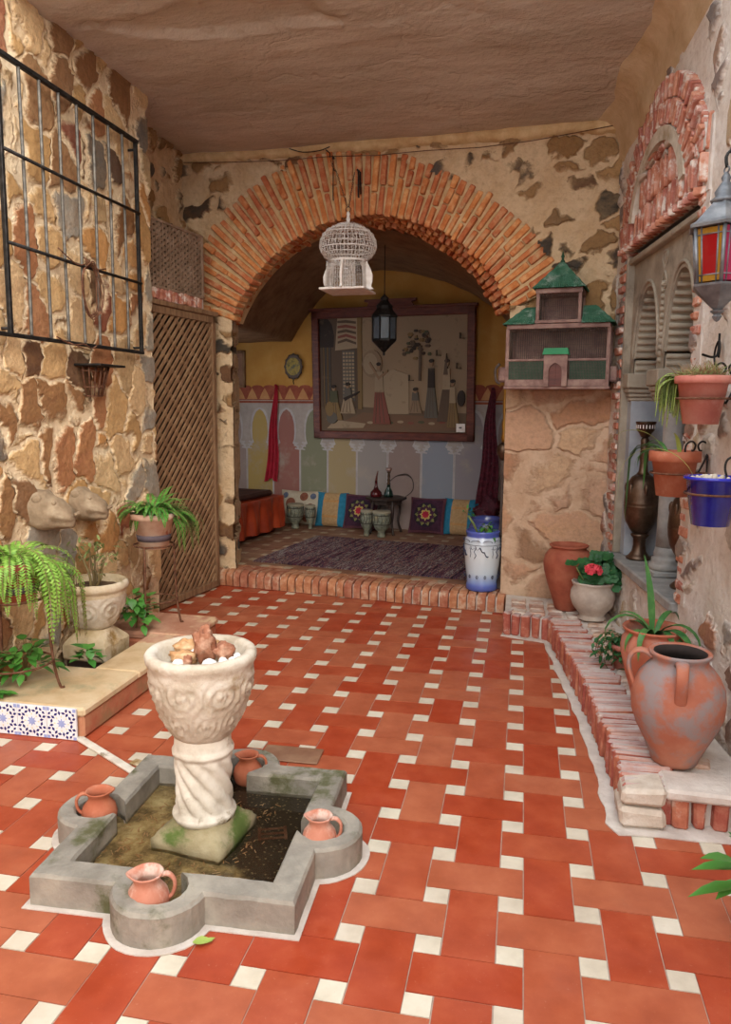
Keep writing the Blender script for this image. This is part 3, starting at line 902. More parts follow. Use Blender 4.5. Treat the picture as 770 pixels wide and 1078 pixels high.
def pot_profile(r0, r1, h, rim=.012, rimh=.03, wall=.012, z0=0):
    """flower pot: bottom radius, top radius, height; outside then inside"""
    return [(0, z0), (r0, z0), (r0 + (r1-r0)*(1-rimh/h), z0+h-rimh), (r1+rim*.9, z0+h-rimh), (r1+rim, z0+h-rimh*.5), (r1+rim, z0+h-.003), (r1+rim-.004, z0+h), (r1-wall+.004, z0+h), (r1-wall, z0+h-.004), (r0 + (r1-r0)*.75-wall, z0+h*.72)]
def soil_disc(parent, r, z, name='soil', mat=None, bumpy=.008):
    s = MB(); vs = [(0, 0, z+.006)]
    n = 24; rr = [r*.35, r*.7, r]
    for q in rr:
        for i in range(n):
            a = 2*PI*i/n
            vs.append((q*cos(a), q*sin(a), z + bumpy*mnoise.noise(Vector((q*cos(a)*40, q*sin(a)*40, z)))))
    fs = [(0, 1+i, 1+(i+1) % n) for i in range(n)]
    for k in range(2):
        for i in range(n):
            j = (i+1) % n
            fs.append((1+k*n+i, 1+(k+1)*n+i, 1+(k+1)*n+j, 1+k*n+j))
    s.add(vs, fs, 0, True)
    s.lathe([(r, z-.01), (r, z+.0)], 24, cap=False)
    return s.build(name, mat or M['soil'], parent)
# ------------------------------------------------------------------ left side
# iron window grille
g = thing('window_grille', 'large black wrought iron window grille fixed across the left stone wall', 'grille')
LEFT.place(g, 0, -.07, 0)
Y0, Y1 = .245, 1.50; Z0, Z1 = 1.82, 3.09
fr = MB()
for x in (Y0, Y1): fr.cbox(x-.011, x+.011, -.011, .011, Z0, Z1, .003)
fr.cbox(Y0-.1, Y1+.02, -.012, .012, Z1-.012, Z1+.012, .003)
fr.cbox(Y0-.1, Y1+.02, -.010, .010, Z0-.010, Z0+.010, .003)
for x in (Y0, Y1):
    for z in (Z0+.03, Z1-.05): fr.tube([(x, 0, z), (x, .05, z), (x, .1, z)], .008, 6)
fr.build('frame', M['iron'], g)
for i in range(1, 8):
    x = Y0 + (Y1-Y0)*i/8
    b = MB(); pts = [(x + .004*sin(z*3+i), 0, z) for z in [Z0+.0+(Z1-Z0)*k/8 for k in range(9)]]
    b.tube(pts, .0085, 8); b.build('bar', M['bar_grey'], g, label='pale grey upright bar')
for z in (2.245, 2.665):
    b = MB(); b.tube([(Y0, -.014, z), ((Y0+Y1)/2, -.016, z-.006), (Y1, -.014, z)], .009, 8); b.build('cross_bar', M['iron'], g)
# wire hoop hanging on the grille
w = MB()
for k in range(4):
    a = .10+.012*k
    w.tube([(a*.72*sin(t)+.01*sin(3*t+k), -.02-.006*k, -.13 + (.13+.008*k)*cos(t)+.006*sin(5*t)) for t in [2*PI*i/28 for i in range(28)]], .0035, 6, closed=True)
w.tube([(0, -.01, -.01), (-.03, -.02, .03), (0, .01, .045), (.02, -.01, .02), (.06, -.02, -.03)], .004, 6)
w.tube([(-.25, 0, .05), (-.12, -.02, -.01), (0, -.02, .012), (.1, -.01, .0), (.2, 0, .02)], .0035, 6)
o = w.build('wire_hoop', M['rust']); LEFT.place(o, .86, -.10, 2.24); tag(o, 'loop of rusty wire hanging from the lower rail of the window grille', 'wire')
# second stray wire on the bottom rail
w = MB(); w.tube([(-.2, 0, .02), (-.08, -.01, -.012), (.03, -.012, .0), (.1, -.012, -.02), (.16, -.012, .004)], .004, 6)
w.tube([(-.1, 0, 0), (.02, -.02, -.028), (.12, -.01, -.03)], .003, 6)
o = w.build('wire', M['rust']); LEFT.place(o, .78, -.09, 1.82); tag(o, 'stray wire twisted round the bottom rail of the window grille', 'wire')

# wall basket
wbk = thing('iron_basket', 'small rusty iron wall basket holder under the window grille', 'basket'); LEFT.place(wbk, .97, -.03, 1.54)
b = MB(); b.cbox(-.135, .135, -.15, .02, .165, .178, .004); b.build('shelf_plate', M['iron'], wbk)
b = MB()
for z, r in ((.14, .10), (.05, .078), (.0, .062)):
    b.tube([(r*cos(t), -r*sin(t)*1.0, z) for t in [PI*i/12 for i in range(13)]], .004, 6)
b.build('hoop', M['rust'], wbk)
for i in range(9):
    t = PI*(i+.5)/9
    b = MB(); b.tube([(.105*cos(t), -.105*sin(t), .165), (.09*cos(t+.1), -.09*sin(t), .09), (.062*cos(t), -.062*sin(t), .0)], [.007, .006, .005], 6, flat=.5); b.build('strap', M['rust'], wbk)

# carved stone heads
def head(x, z, sc, label, seed, rot):
    h = MB()
    # long skull swept from the wall outwards: local -y is outward
    ringsn = 22; seg = 28; vs = []
    for j in range(ringsn+1):
        t = j/ringsn
        yy = .04 - .225*t
        rx = .105*(1-.10*t) * (1 if t < .45 else 1-.62*((t-.45)/.55)**1.25)
        rz = .098*(1-.08*t) * (1 if t < .4 else 1-.50*((t-.4)/.6)**1.2)
        if t > .93: k = math.sqrt(max(0, 1-((t-.93)/.07)**2))*.9+.02; rx *= k; rz *= k
        cz_ = -.02*t - .035*t*t
        for i in range(seg):
            a = 2*PI*i/seg
            k = 1 + .10*mnoise.noise(Vector((cos(a)*2, sin(a)*2, t*5+seed)))
            # brow ridges, cheek and mouth groove
            k += .13*math.exp(-((t-.42)/.07)**2)*max(0, sin(a))**1.5*abs(cos(a))**.5*1.6
            k -= .16*math.exp(-((t-.55)/.05)**2)*math.exp(-((abs(a-PI/2)-.75)/.3)**2)
            if t > .58: k -= .20*math.exp(-((((a if a < PI else 2*PI-a)*(-1 if a > PI else 1))+.42)/.12)**2)
            if t > .58: k -= .20*math.exp(-(((a-PI)-.42)/.12)**2)
            vs.append((rx*k*cos(a), yy, cz_ + rz*k*sin(a)))
    fs = [(j*seg+i, j*seg+(i+1) % seg, (j+1)*seg+(i+1) % seg, (j+1)*seg+i) for j in range(ringsn) for i in range(seg)]
    fs.append(tuple(ringsn*seg+i for i in range(seg)))
    h.add(vs, fs, 0, True)
    for s in (-1, 1):
        h.sphere((.060*s, -.100, .030), .010, 10, 8)
        h.sphere((.085*s, -.03, .050), .024, 12, 8, sc=(.45, 1.0, .9))
        h.sphere((.02*s, -.19, -.03), .011, 8, 6)
    o = h.build('carved_head', M['head_stone'])
    LEFT.place(o, x, 0, z, rot); o.scale = (sc, sc, sc); o.rotation_euler[1] = 0
    return tag(o, label, 'carving', None)
head(.47, .955, 1.08, 'carved stone animal head on the left wall, above the drooping fern', 1, .30)
head(.82, .945, 1.0, 'carved stone animal head on the left wall, directly above the stone urn planter', 5, .25)

# ---- lattice door
dr = MB()
DW, DH = .896, 2.185
for (a, b_) in ((0, .05), (DW-.05, DW)): dr.cbox(a, b_, -.055, -.005, 0.01, DH, .004)
dr.cbox(0, DW, -.055, -.005, DH-.055, DH, .004); dr.cbox(0, DW, -.055, -.005, .01, .065, .004)
dr.cbox(-.01, DW+.02, -.07, .03, DH, DH+.035, .004)
d_ = dr.build('door_1', M['wood_old'], kind='structure'); DOOR.place(d_)
def clip_line(x0, x1, z0, z1, c, s):
    # points on z = s*x + c inside the rectangle
    P = []
    for x in (x0, x1):
        z = s*x + c
        if z0 <= z <= z1: P.append((x, z))
    for z in (z0, z1):
        x = (z-c)/s
        if x0 < x < x1: P.append((x, z))
    return P[:2] if len(P) >= 2 and math.dist(P[0], P[1]) > .03 else None
def slats(mb, x0, x1, z0, z1, pitch, w, y0, y1, s, skip=None, rnd=R):
    c = z0 - abs(x1-x0)*1.2 - (x1 if s > 0 else 0)
    c = z0 - 2.0
    while c < z1 + 2.0:
        P = clip_line(x0, x1, z0, z1, c, s)
        if P:
            (xa, za), (xb, zb) = sorted(P)
            d = Vector((xb-xa, zb-za)).normalized(); n = Vector((-d.y, d.x))*w/2
            j = rnd.uniform(-.002, .002)
            mb.prism([(xa-n.x, za-n.y+j), (xb-n.x, zb-n.y+j), (xb+n.x, zb+n.y+j), (xa+n.x, za+n.y+j)], y0, y1)
        c += pitch*math.sqrt(1+s*s)
la = MB()
slats(la, .045, DW-.045, .06, DH-.05, .050, .022, -.046, -.034, 1.0)
slats(la, .045, DW-.045, .06, DH-.05, .150, .020, -.018, -.006, -1.0)
la.build('lattice', M['lattice_wood'], d_)
hg = MB(); hg.cbox(DW-.10, DW-.04, -.065, -.05, .98, 1.1, .003); hg.sphere((DW-.07, -.08, 1.04), .016, 10, 8); 0
# soldier brick lintel over the door and the stone above
lt = MB(); x = -.02
while x < .72:
    w = R.uniform(.030, .042); lt.cbox(x, x+w, -.05+R.uniform(-.008, .008), .06, 2.225, 2.305, .005, jit=.004); x += w+.012
lt.box(-.04, .76, -.03, .08, 2.222, 2.31, 1)
o = lt.build('trim_6', [M['brick_red'], M['mortar_pale']], kind='structure'); DOOR.place(o)
# fretwork panel above the lintel
fp = thing('fretwork_panel', 'dusty brown perforated wooden panel above the lattice door', 'panel'); DOOR.place(fp, 0, 0, 0)
pn = MB()
slats(pn, 0, .735, 2.31, 2.76, .034, .019, -.040, -.030, .62)
slats(pn, 0, .735, 2.31, 2.76, .034, .019, -.0302, -.020, -.62)
x = .012
while x < .73:
    pn.box(x-.007, x+.007, -.044, -.041, 2.31, 2.76); x += .042
pn.build('fretwork', M['panel_wood'], fp)
pf = MB()
for b_ in ((-.01, .012, 2.305, 2.77), (.725, .747, 2.305, 2.77)): pf.cbox(b_[0], b_[1], -.05, -.01, b_[2], b_[3], .003)
pf.cbox(-.01, .747, -.05, -.01, 2.30, 2.318, .003); pf.cbox(-.01, .747, -.05, -.01, 2.752, 2.77, .003)
pf.build('frame', M['panel_wood'], fp)

# ---- raised planter bed in front of the left wall
pb = thing('planter_bed', 'raised planting bed with sandy coping along the foot of the left wall', 'planter', (-2.0, .6, 0))
def loc(x, y, z=0): return (x+2.0, y-.6, z)
PX0, PX1, PY0, PY1, PH = -2.475, -1.90, -.12, 1.43, .15
b = MB()
segs = [(-1.2+2.0-.9, 0)]
def pbox(mb, x0, x1, y0, y1, z0, z1, c=.012, mi=0): mb.cbox(x0+2.0, x1+2.0, y0-.6, y1-.6, z0, z1, c, mi)
# coping slabs
st0 = len(b.v)
pbox(b, PX0, PX1+.012, PY0-.01, .37, PH-.045, PH)
pbox(b, -2.14, PX1+.012, .37, .98, PH-.045, PH+.001)
cop = b.noise_push(.006, 7).build('coping', M['sandstone_top'], pb)
b = MB(); pbox(b, PX0, PX1+.012, .98, PY1, PH-.045, PH+.004, .015); pbox(b, -2.14, PX1+.014, .80, .985, PH-.045, PH+.003, .012)
b.noise_push(.007, 6).build('coping', M['coping_red'], pb, label='reddish worn end of the coping')
b = MB(); pbox(b, PX0, PX1, PY0, .36, 0, PH-.04); pbox(b, -2.15, PX1, .33, 1.0, 0, PH-.04); pbox(b, PX0, PX1, .98, PY1-.01, 0, PH-.04)
b.noise_push(.004, 8).build('side_wall', mottle('old red painted kerb', ['#a05a40', '#b26c50', '#bb8464'], 5, .9, .5, 40, stain=('#9a7a58', 4, .48, .64)), pb)
b = MB(); pbox(b, PX0, -2.14, .36, .99, 0, .022, .003); b.build('pit_floor', M['soil'], pb)

# patterned wall tiles leaning on the front of the bed
def azulejo(x, label):
    t = thing('azulejo_tile', label, 'tile', (x, PY0-.028, 0), 0, 'patterned tiles on the planting bed')
    a = MB(); S = .147
    a.cbox(0, S-.001, 0, .012, .003, .003+S, .0015); a.build('tile_body', M_az[0], t)
    p = MB(); cx, czc = S/2, .003+S/2
    def star(cx, cz, r1, r2, n, y, mi, ph=0):
        pts = []
        for i in range(2*n):
            a_ = PI*i/n + ph; r_ = r1 if i % 2 == 0 else r2
            pts.append((cx+r_*cos(a_), cz+r_*sin(a_)))
        p.prism(pts, -y, .0005, mi)
    star(cx, czc, .024, .013, 8, .0012, 1)
    def kite(px_, pz_, ang, l, w_, mi, y=.001):
        d = (cos(ang), sin(ang)); n = (-d[1], d[0])
        q = [(px_-d[0]*l, pz_-d[1]*l), (px_+n[0]*w_, pz_+n[1]*w_), (px_+d[0]*l, pz_+d[1]*l), (px_-n[0]*w_, pz_-n[1]*w_)]
        q = [(min(max(x_, .001), S-.002), min(max(z_, .004), S+.002)) for x_, z_ in q]
        p.prism(q, -y, .0005, mi)
    for i in range(16):
        a_ = 2*PI*(i+.5)/16
        kite(cx+.050*cos(a_), czc+.050*sin(a_), a_+PI/2 if i % 2 else a_, .011, .0065, 0 if i % 2 else 0)
    for i in range(8):
        a_ = 2*PI*(i+.5)/8
        kite(cx+.067*cos(a_), czc+.067*sin(a_), a_, .010, .007, 0)
    for sx in (0, 1):
        for sz in (0, 1):
            ex, ez = (.004 if not sx else S-.005), (.007 if not sz else S-.002)
            kite(ex, ez, PI/4, .016, .016, 1)
            for (ax, az_) in ((.024, .010), (.010, .024)):
                kite(ex+(ax if not sx else -ax), ez+(az_ if not sz else -az_), PI/4 if sx != sz else -PI/4, .009, .006, 0)
    for i in range(8):
        a_ = 2*PI*i/8
        kite(cx+.0335*cos(a_), czc+.0335*sin(a_), a_, .006, .0035, 2)
    p.build('glaze_pattern', M_az[1:], t)
    return t
M_az = [mottle('tin white glaze', ['#dcdde4', '#eceef2'], 8, .25, .05), mottle('navy glaze', ['#262a66', '#2f3478'], 8, .25, .05), mottle('pale blue glaze', ['#8c9cd0', '#9eacd8'], 8, .25, .05), mottle('buff glaze', ['#d8cfae', '#ddd6b8'], 8, .25, .05)]
azulejo(PX1-.02-.147, 'patterned blue and white tile on the planting bed, nearest its corner')
azulejo(PX1-.02-.295, 'patterned blue and white tile on the planting bed, second from its corner')
azulejo(PX1-.02-.443, 'patterned blue and white tile on the planting bed, third from its corner')

# stone urn on pedestal
ur = thing('urn_planter', 'carved limestone urn planter with thin branching plant on a square pedestal', 'urn', (-2.31, .685, .022))
b = MB(); b.cbox(-.115, .115, -.115, .115, 0, .088, .004); b.build('plinth', M['table_wood'], ur, label='dark brown base block')
b = MB()
sec = [(.120, .085), (.128, .095), (.128, .165), (.120, .180), (.110, .205), (.098, .235), (.090, .25)]
vs = []; n = 32
for r_c, z in sec:
    for i in range(n):
        a = 2*PI*i/n
        t = min(1, max(0, (z-.19)/.05))
        sq = min(1/abs(cos(a)) if abs(cos(a)) > .01 else 9, 1/abs(sin(a)) if abs(sin(a)) > .01 else 9)
        k = sq*(1-t) + t
        vs.append((r_c*k*cos(a), r_c*k*sin(a), z + .006*sin(a*8)*(1 if .16 < z < .22 else 0)))
b.add(vs, [(j*n+i, j*n+(i+1) % n, (j+1)*n+(i+1) % n, (j+1)*n+i) for j in range(len(sec)-1) for i in range(n)], 0, False)
b.add([vs[i] for i in range(n)], [tuple(range(n))[::-1]]); b.noise_push(.005, 12)
b.build('pedestal', M['limestone_dirty'], ur)
def relief(a, z, r, z0, z1, nseg=8, amp=.012):
    """ring of carved rosettes and scrolls"""
    if not (z0 < z < z1): return r
    t = (z-z0)/(z1-z0)
    u = (a/(2*PI)*nseg) % 1 - .5
    v = (t-.5)*1.25
    d = math.hypot(u, v)
    ph = math.atan2(v, u)
    h = cos(d*26 + ph) * math.exp(-d*d*2.2)
    return r + amp*h*min(1, t*6, (1-t)*6)
b = MB()
pf_ = [(.0, .248), (.085, .248), (.105, .262)] + [(.105+.068*sin((k+1)/16*PI/2)**.9, .262+.20*(k+1)/16) for k in range(16)] + [(.182, .468), (.186, .485), (.180, .505), (.170, .512), (.158, .508), (.152, .49), (.14, .44)]
b.lathe(pf_, 120, rf=lambda a, z, r: relief(a, z, r, .285, .44, 7, .008) if r > .1 and z < .45 else r, mis=[0]*16+[1]*10)
b.noise_push(.002, 30)
ub = b.build('urn_bowl', [M['limestone'], M['limestone_dirty']], ur)
soil_disc(ur, .15, .47)
b = MB()
rn = random.Random(4)
for k, (dx, dy, h) in enumerate(((-.06, .02, .20), (.0, -.02, .22), (.035, .03, .19), (-.02, .05, .16), (.05, -.03, .14))):
    p0 = Vector((dx*.4, dy*.4, .47)); p1 = Vector((dx, dy, .47+h*.6)); p2 = Vector((dx*1.8, dy*1.6, .47+h))
    b.tube([p0, (p0+p1)/2+Vector((.01, 0, 0)), p1, p2], [.008, .007, .006, .004], 6, 1)
    for q in range(20):
        c = p2 + Vector((rn.uniform(-.05, .05), rn.uniform(-.05, .05), rn.uniform(-.05, .05)))
        leaf(b, c, (rn.uniform(-1, 1), rn.uniform(-1, 1), rn.uniform(-.6, .8)), rn.uniform(.03, .055), .016, mi=0)
b.build('branching_plant', [M['dusty_leaf'], M['stem']], ur)

# iron pot stands and their pots
def stand(name, x, y, z0, zr, rr, label, rot=0, spread=1.25):
    s = thing(name, label, 'pot stand', (x, y, z0), rot, None)
    b = MB(); b.tube([(rr*cos(t), rr*sin(t), zr) for t in [2*PI*i/28 for i in range(28)]], .006, 6, closed=True)
    b.build('ring', M['rust'], s)
    b = MB(); b.tube([(rr*1.08*cos(t), rr*1.08*sin(t), zr*.32) for t in [2*PI*i/28 for i in range(28)]], .005, 6, closed=True); b.build('lower_ring', M['rust'], s)
    for i in range(3):
        a = 2*PI*i/3 + .5
        b = MB(); b.tube([(rr*cos(a), rr*sin(a), zr), (rr*1.02*cos(a), rr*1.02*sin(a), zr*.6), (rr*1.10*cos(a), rr*1.10*sin(a), zr*.25), (rr*spread*cos(a), rr*spread*sin(a), .012), (rr*(spread+.12)*cos(a), rr*(spread+.12)*sin(a), .008)], .0065, 6); b.build('leg', M['rust'], s)
    return s
def banded_pot(x, y, z, r0, r1, h, label, mat, band, seed, plant, cat='potted plant', rot=0):
    t = thing('potted_fern', label, cat, (x, y, z), rot)
    b = MB(); b.lathe(pot_profile(r0, r1, h, .010, .035), 40); pot_o = b.build('pot', mat, t)
    b = MB()
    k0, k1 = .22, .40
    ra, rb = r0+(r1-r0)*k0*1.1, r0+(r1-r0)*k1*1.1
    b.lathe([(ra-.002, h*k0), (ra+.002, h*k0), (rb+.002, h*k1), (rb-.002, h*k1)], 40, cap=False); pbn = b.build('painted_band', band, pot_o, label='dark painted band round the pot')
    soil_disc(t, r1-.014, h-.03)
    f = MB(); plant(f, h-.02); f.build('fronds', [M['fern'], M['stem']] if seed == 1 else [M['fern_dark'], M['stem']], t)
    return t
def plant_a(f, z):
    fern(f, (0, 0, z), 30, .40, .034, -1.9, 1.5, (.3, 1.1), (2.2, 3.2), 3, .07)
    fern(f, (0, 0, z), 26, .28, .036, 1.2, 4.4, (.5, 1.4), (1.4, 2.4), 9, .06)
    fern(f, (0, 0, z), 20, .2, .034, 0, 6.2, (.9, 1.5), (1.2, 2.0), 19, .08)
    fern(f, (0.05, 0.02, z), 22, .50, .036, -.6, .9, (.1, .7), (2.4, 3.4), 5, .08)
def plant_b(f, z):
    fern(f, (0, 0, z), 60, .25, .030, 0, 2*PI, (.4, 1.5), (1.0, 2.2), 3, .08)
    fern(f, (.02, .03, z), 26, .36, .030, -.3, 1.2, (.2, .9), (1.8, 2.8), 6, .07)
stand('pot_stand', -2.30, -.02, .150, .46, .150, 'rusty iron tripod pot stand holding the drooping fern at the left edge')
banded_pot(-2.30, -.02, .600, .100, .150, .185, 'terracotta pot with dark band and long drooping pale green fern at the left edge', M['jar_dark'], M['dark_band'], 1, plant_a)
stand('pot_stand', -2.19, 1.17, .152, .50, .118, 'rusty iron tripod pot stand in front of the lattice door')
banded_pot(-2.19, 1.17, .632, .085, .125, .215, 'salt whitened terracotta pot with dark band and fern before the lattice door', M['terracotta_cream'], M['dark_band'], 2, plant_b)
# broad leaved climbers rooted in the bed
def climber(x, y, z, n, rad, label, seed, zs=.8):
    b = MB(); bush(b, (0, 0, rad*.6), n, rad, .065, .045, seed, zs=zs)
    b.tube([(0, 0, -.0), (.01, .01, rad*.4), (0, 0, rad*.8)], .005, 6, 1)
    o = b.build('ivy_plant', [M['ivy'], M['stem']], loc=(x, y, z)); tag(o, label, 'plant', None)
    return o
climber(-2.36, .12, .151, 80, .15, 'glossy green ivy on the bed coping under the drooping fern', 2)
climber(-2.20, .42, .151, 24, .055, 'small sprig of ivy beside the urn pedestal', 3, 1.2)
climber(-2.27, 1.06, .156, 60, .14, 'glossy green ivy behind the urn, below the pot with the dark band', 4, 1.0)
b = MB()
for i in range(7): leaf(b, (R.uniform(-.03, .05), R.uniform(-.02, .02), .01), (1, R.uniform(-.7, .5), .2), .09, .04)
b.tube([(-.1, 0, 0), (0, 0, .01)], .003, 5, 1)
o = b.build('ivy_plant', [M['ivy'], M['stem']], loc=(-2.36, -.10, .155)); tag(o, 'few ivy leaves poking over the tiles at the left edge of the frame', 'plant')
# ------------------------------------------------------------------ fountain
FX, FY = -1.025, -.785
fo = thing('fountain_basin', 'low grey cement basin with four rounded lobes sunk in front of the bed', 'basin', (FX, FY, 0), math.radians(2.5))
H = .105
def outline(half, lobe, off, n=14):
    """square with a round lobe on each side"""
    pts = []
    for s in range(4):
        a = -PI/2 + s*PI/2
        d = Vector((cos(a), sin(a))); t = Vector((-d.y, d.x))
        base = math.acos(max(-1, min(1, (half-off)/lobe)))
        w = lobe*sin(base)
        arc = []
        for k in range(n+1):
            b = -base + 2*base*k/n
            arc.append(d*(off + lobe*cos(b)) + t*(lobe*sin(b)))
        pts += [tuple(p) for p in arc]
        c = d*half + t*half
        pts.append((c.x, c.y))
    return pts
def ringwall(mb, po, pi, z0, z1, bev=.010, mi=0):
    n = len(po)
    def off(pts, k, ref):
        out = []
        for p, q in zip(pts, ref):
            v = Vector((q[0]-p[0], q[1]-p[1])); L = v.length or 1
            out.append((p[0]+v.x/L*k, p[1]+v.y/L*k))
        return out
    po2 = off(po, bev, pi); pi2 = off(pi, bev, po)
    layers = [(po, z0), (po, z1-bev), (po2, z1), (pi2, z1), (pi, z1-bev), (pi, z0)]
    vs = [(p[0], p[1], z) for l, z in layers for p in l]
    fs = []
    for j in range(len(layers)-1):
        for i in range(n):
            k = (i+1) % n
            fs.append((j*n+i, j*n+k, (j+1)*n+k, (j+1)*n+i))
    mb.add(vs, fs, mi, False)
HO, HI = .408, .318
po = outline(HO, .142, HO-.015); pi = outline(HI, .082, HO-.015)
def dense(pts, k=5):
    out = []
    for a, b in zip(pts, pts[1:]+pts[:1]):
        m_ = max(1, int(math.dist(a, b)/.03)) if math.dist(a, b) > .05 else 1
        for i in range(m_): out.append((a[0]+(b[0]-a[0])*i/m_, a[1]+(b[1]-a[1])*i/m_))
    return out
# resample both outlines with the same count per segment
def pair(po, pi):
    A_, B_ = [], []
    n = len(po)
    for i in range(n):
        a, b = po[i], po[(i+1) % n]; c, d = pi[i], pi[(i+1) % n]
        m_ = max(1, int(math.dist(a, b)/.03))
        for k in range(m_):
            t = k/m_
            A_.append((a[0]+(b[0]-a[0])*t, a[1]+(b[1]-a[1])*t)); B_.append((c[0]+(d[0]-c[0])*t, c[1]+(d[1]-c[1])*t))
    return A_, B_
po, pi = pair(po, pi)
b = MB(); ringwall(b, po, pi, 0.001, H); b.noise_push(.003, 22)
b.build('rim', M['basin'], fo)
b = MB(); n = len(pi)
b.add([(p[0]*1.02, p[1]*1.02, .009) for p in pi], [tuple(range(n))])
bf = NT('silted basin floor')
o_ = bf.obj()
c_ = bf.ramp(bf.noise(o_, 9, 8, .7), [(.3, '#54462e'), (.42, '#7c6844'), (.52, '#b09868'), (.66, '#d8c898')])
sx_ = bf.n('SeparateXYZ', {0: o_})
shade_mask = bf.math('ADD', bf.math('ADD', bf.math('MULTIPLY', sx_.outputs[0], 1.5), bf.math('MULTIPLY', sx_.outputs[1], 1.2)), bf.noise(o_, 5, 4, .6))
c_ = bf.mix(bf.step(shade_mask, .42, .62), c_, '#33281a')  # right and back painted darker to imitate shaded, reflecting water
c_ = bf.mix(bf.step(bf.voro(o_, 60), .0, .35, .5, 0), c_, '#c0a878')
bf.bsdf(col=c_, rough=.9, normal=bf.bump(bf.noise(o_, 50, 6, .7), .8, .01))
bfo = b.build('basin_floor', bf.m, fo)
# drain grate in the basin floor
b = MB()
for k in (-1, 0, 1): b.box(-.045, .045, .03*k-.004, .03*k+.004, .0065, .014)
for k in (-1, 1): b.box(.045*k-.005, .045*k+.005, -.04, .04, .0065, .015)
b.build('drain_grate', M['rust'], bfo, M=T(.21, .06, .004) @ Rz(.3))
# gravel and straw litter
b = MB(); rn = random.Random(8)
for k in range(420):
    x, y = rn.uniform(-.32, .32), rn.uniform(-.32, .25)
    if abs(x) < .12 and abs(y+.0) < .12: continue
    if mnoise.noise(Vector((x*5, y*5, 0))) + (.25-x)*.5 < .02: continue
    a = rn.uniform(0, PI); l = rn.uniform(.004, .014)
    b.tube([(x-l*cos(a), y-l*sin(a), .010+rn.uniform(0, .006)), (x+l*cos(a), y+l*sin(a), .012+rn.uniform(0, .008))], rn.uniform(.001, .003), 4)
lt = b.build('leaf_litter', M['rock_tan'], fo); lt['kind'] = 'stuff'
# cement apron on the floor round the basin
b = MB(); q_ = outline(HO+.018, .165, HO-.015)
b.add([(x*1.0+.008*mnoise.noise(Vector((x*9, y*9, 0))), y, z) for z in (.001, .005) for x, y in q_], [tuple(range(len(q_), 2*len(q_)))] + [(i, (i+1) % len(q_), len(q_)+(i+1) % len(q_), len(q_)+i) for i in range(len(q_))])
b.build('cement_apron', M['mortar_pale'], fo)
# water
wt = NT('shallow water'); 
wt.bsdf(col=(.85, .80, .68, 1), rough=.03, trans=1.0, ior=1.33, normal=wt.bump(wt.noise(wt.obj(), 14, 2, .5), .08, .01))
b = MB(); b.add([(p[0]*.998, p[1]*.998, .034) for p in pi], [tuple(range(n))])
b.build('water', wt.m, fo)

# pedestal fountain
fp_ = thing('stone_fountain', 'carved white stone fountain bowl on a twisted column in the basin', 'fountain', (FX-.012, FY-.0, .007), 0)
b = MB()
MM = Rz(math.radians(-8))
vs = []; sec = [(.138, 0), (.140, .055), (.130, .066), (.126, .076), (.112, .086), (.102, .112), (.098, .125)]; n = 40
for r_c, z in sec:
    t = min(1, max(0, (z-.078)/.04))
    for i in range(n):
        a = 2*PI*i/n
        sq = min(1/abs(cos(a)) if abs(cos(a)) > .01 else 9, 1/abs(sin(a)) if abs(sin(a)) > .01 else 9)
        k = sq*(1-t)+t
        vs.append((r_c*k*cos(a)*.93, r_c*k*sin(a)*.93, z))
b.add(vs, [(j*n+i, j*n+(i+1) % n, (j+1)*n+(i+1) % n, (j+1)*n+i) for j in range(len(sec)-1) for i in range(n)] + [tuple(range(n))[::-1]], 0, True, MM)
b.noise_push(.008, 14)
b.build('plinth', mottle('mossy plinth stone', ['#7c7254', '#968a6a', '#aa9e80'], 7, .9, .7, 40, stain=('#55662e', 5, .50, .64), bdist=.006), fp_)
def twist(a, z, r):
    if .125 < z < .33:
        t = min(1, (z-.125)/.03, (.33-z)/.03)
        return r*(1 + t*(.17*abs(cos(4.5*(a + z*9.5)))**.8 - .11))
    return r
b = MB()
cp = [(.10, .10), (.108, .118), (.106, .125)] + [(.096-.006*sin(PI*k/22), .125+.205*k/22) for k in range(1, 22)] + [(.094, .33), (.102, .335), (.103, .345), (.098, .352), (.095, .36), (.095, .39), (.090, .40)]
b.lathe(cp, 120, rf=twist); b.noise_push(.0025, 30)
b.build('twisted_column', M['marble_white'], fp_)
b = MB()
bz = .390
bp_ = [(.0, bz), (.085, bz), (.098, bz+.008)] + [(.098+.075*(sin(k/18*PI/2))**.85, bz+.008+.235*k/18) for k in range(1, 19)] + [(.176, .648), (.182, .658), (.184, .672), (.178, .684), (.166, .688), (.150, .684), (.143, .672), (.13, .64), (.10, .625), (0, .62)]
def rel2(a, z, r):
    if r < .095 or z > .64: return r
    r = relief(a, z, r, bz+.02, bz+.13, 9, .006) if z < bz+.13 else relief(a + .35, z, r, bz+.12, .63, 8, .008)
    return r
b.lathe(bp_, 200, rf=rel2)
b.noise_push(.002, 30)
b.build('bowl', M['limestone'], fp_)
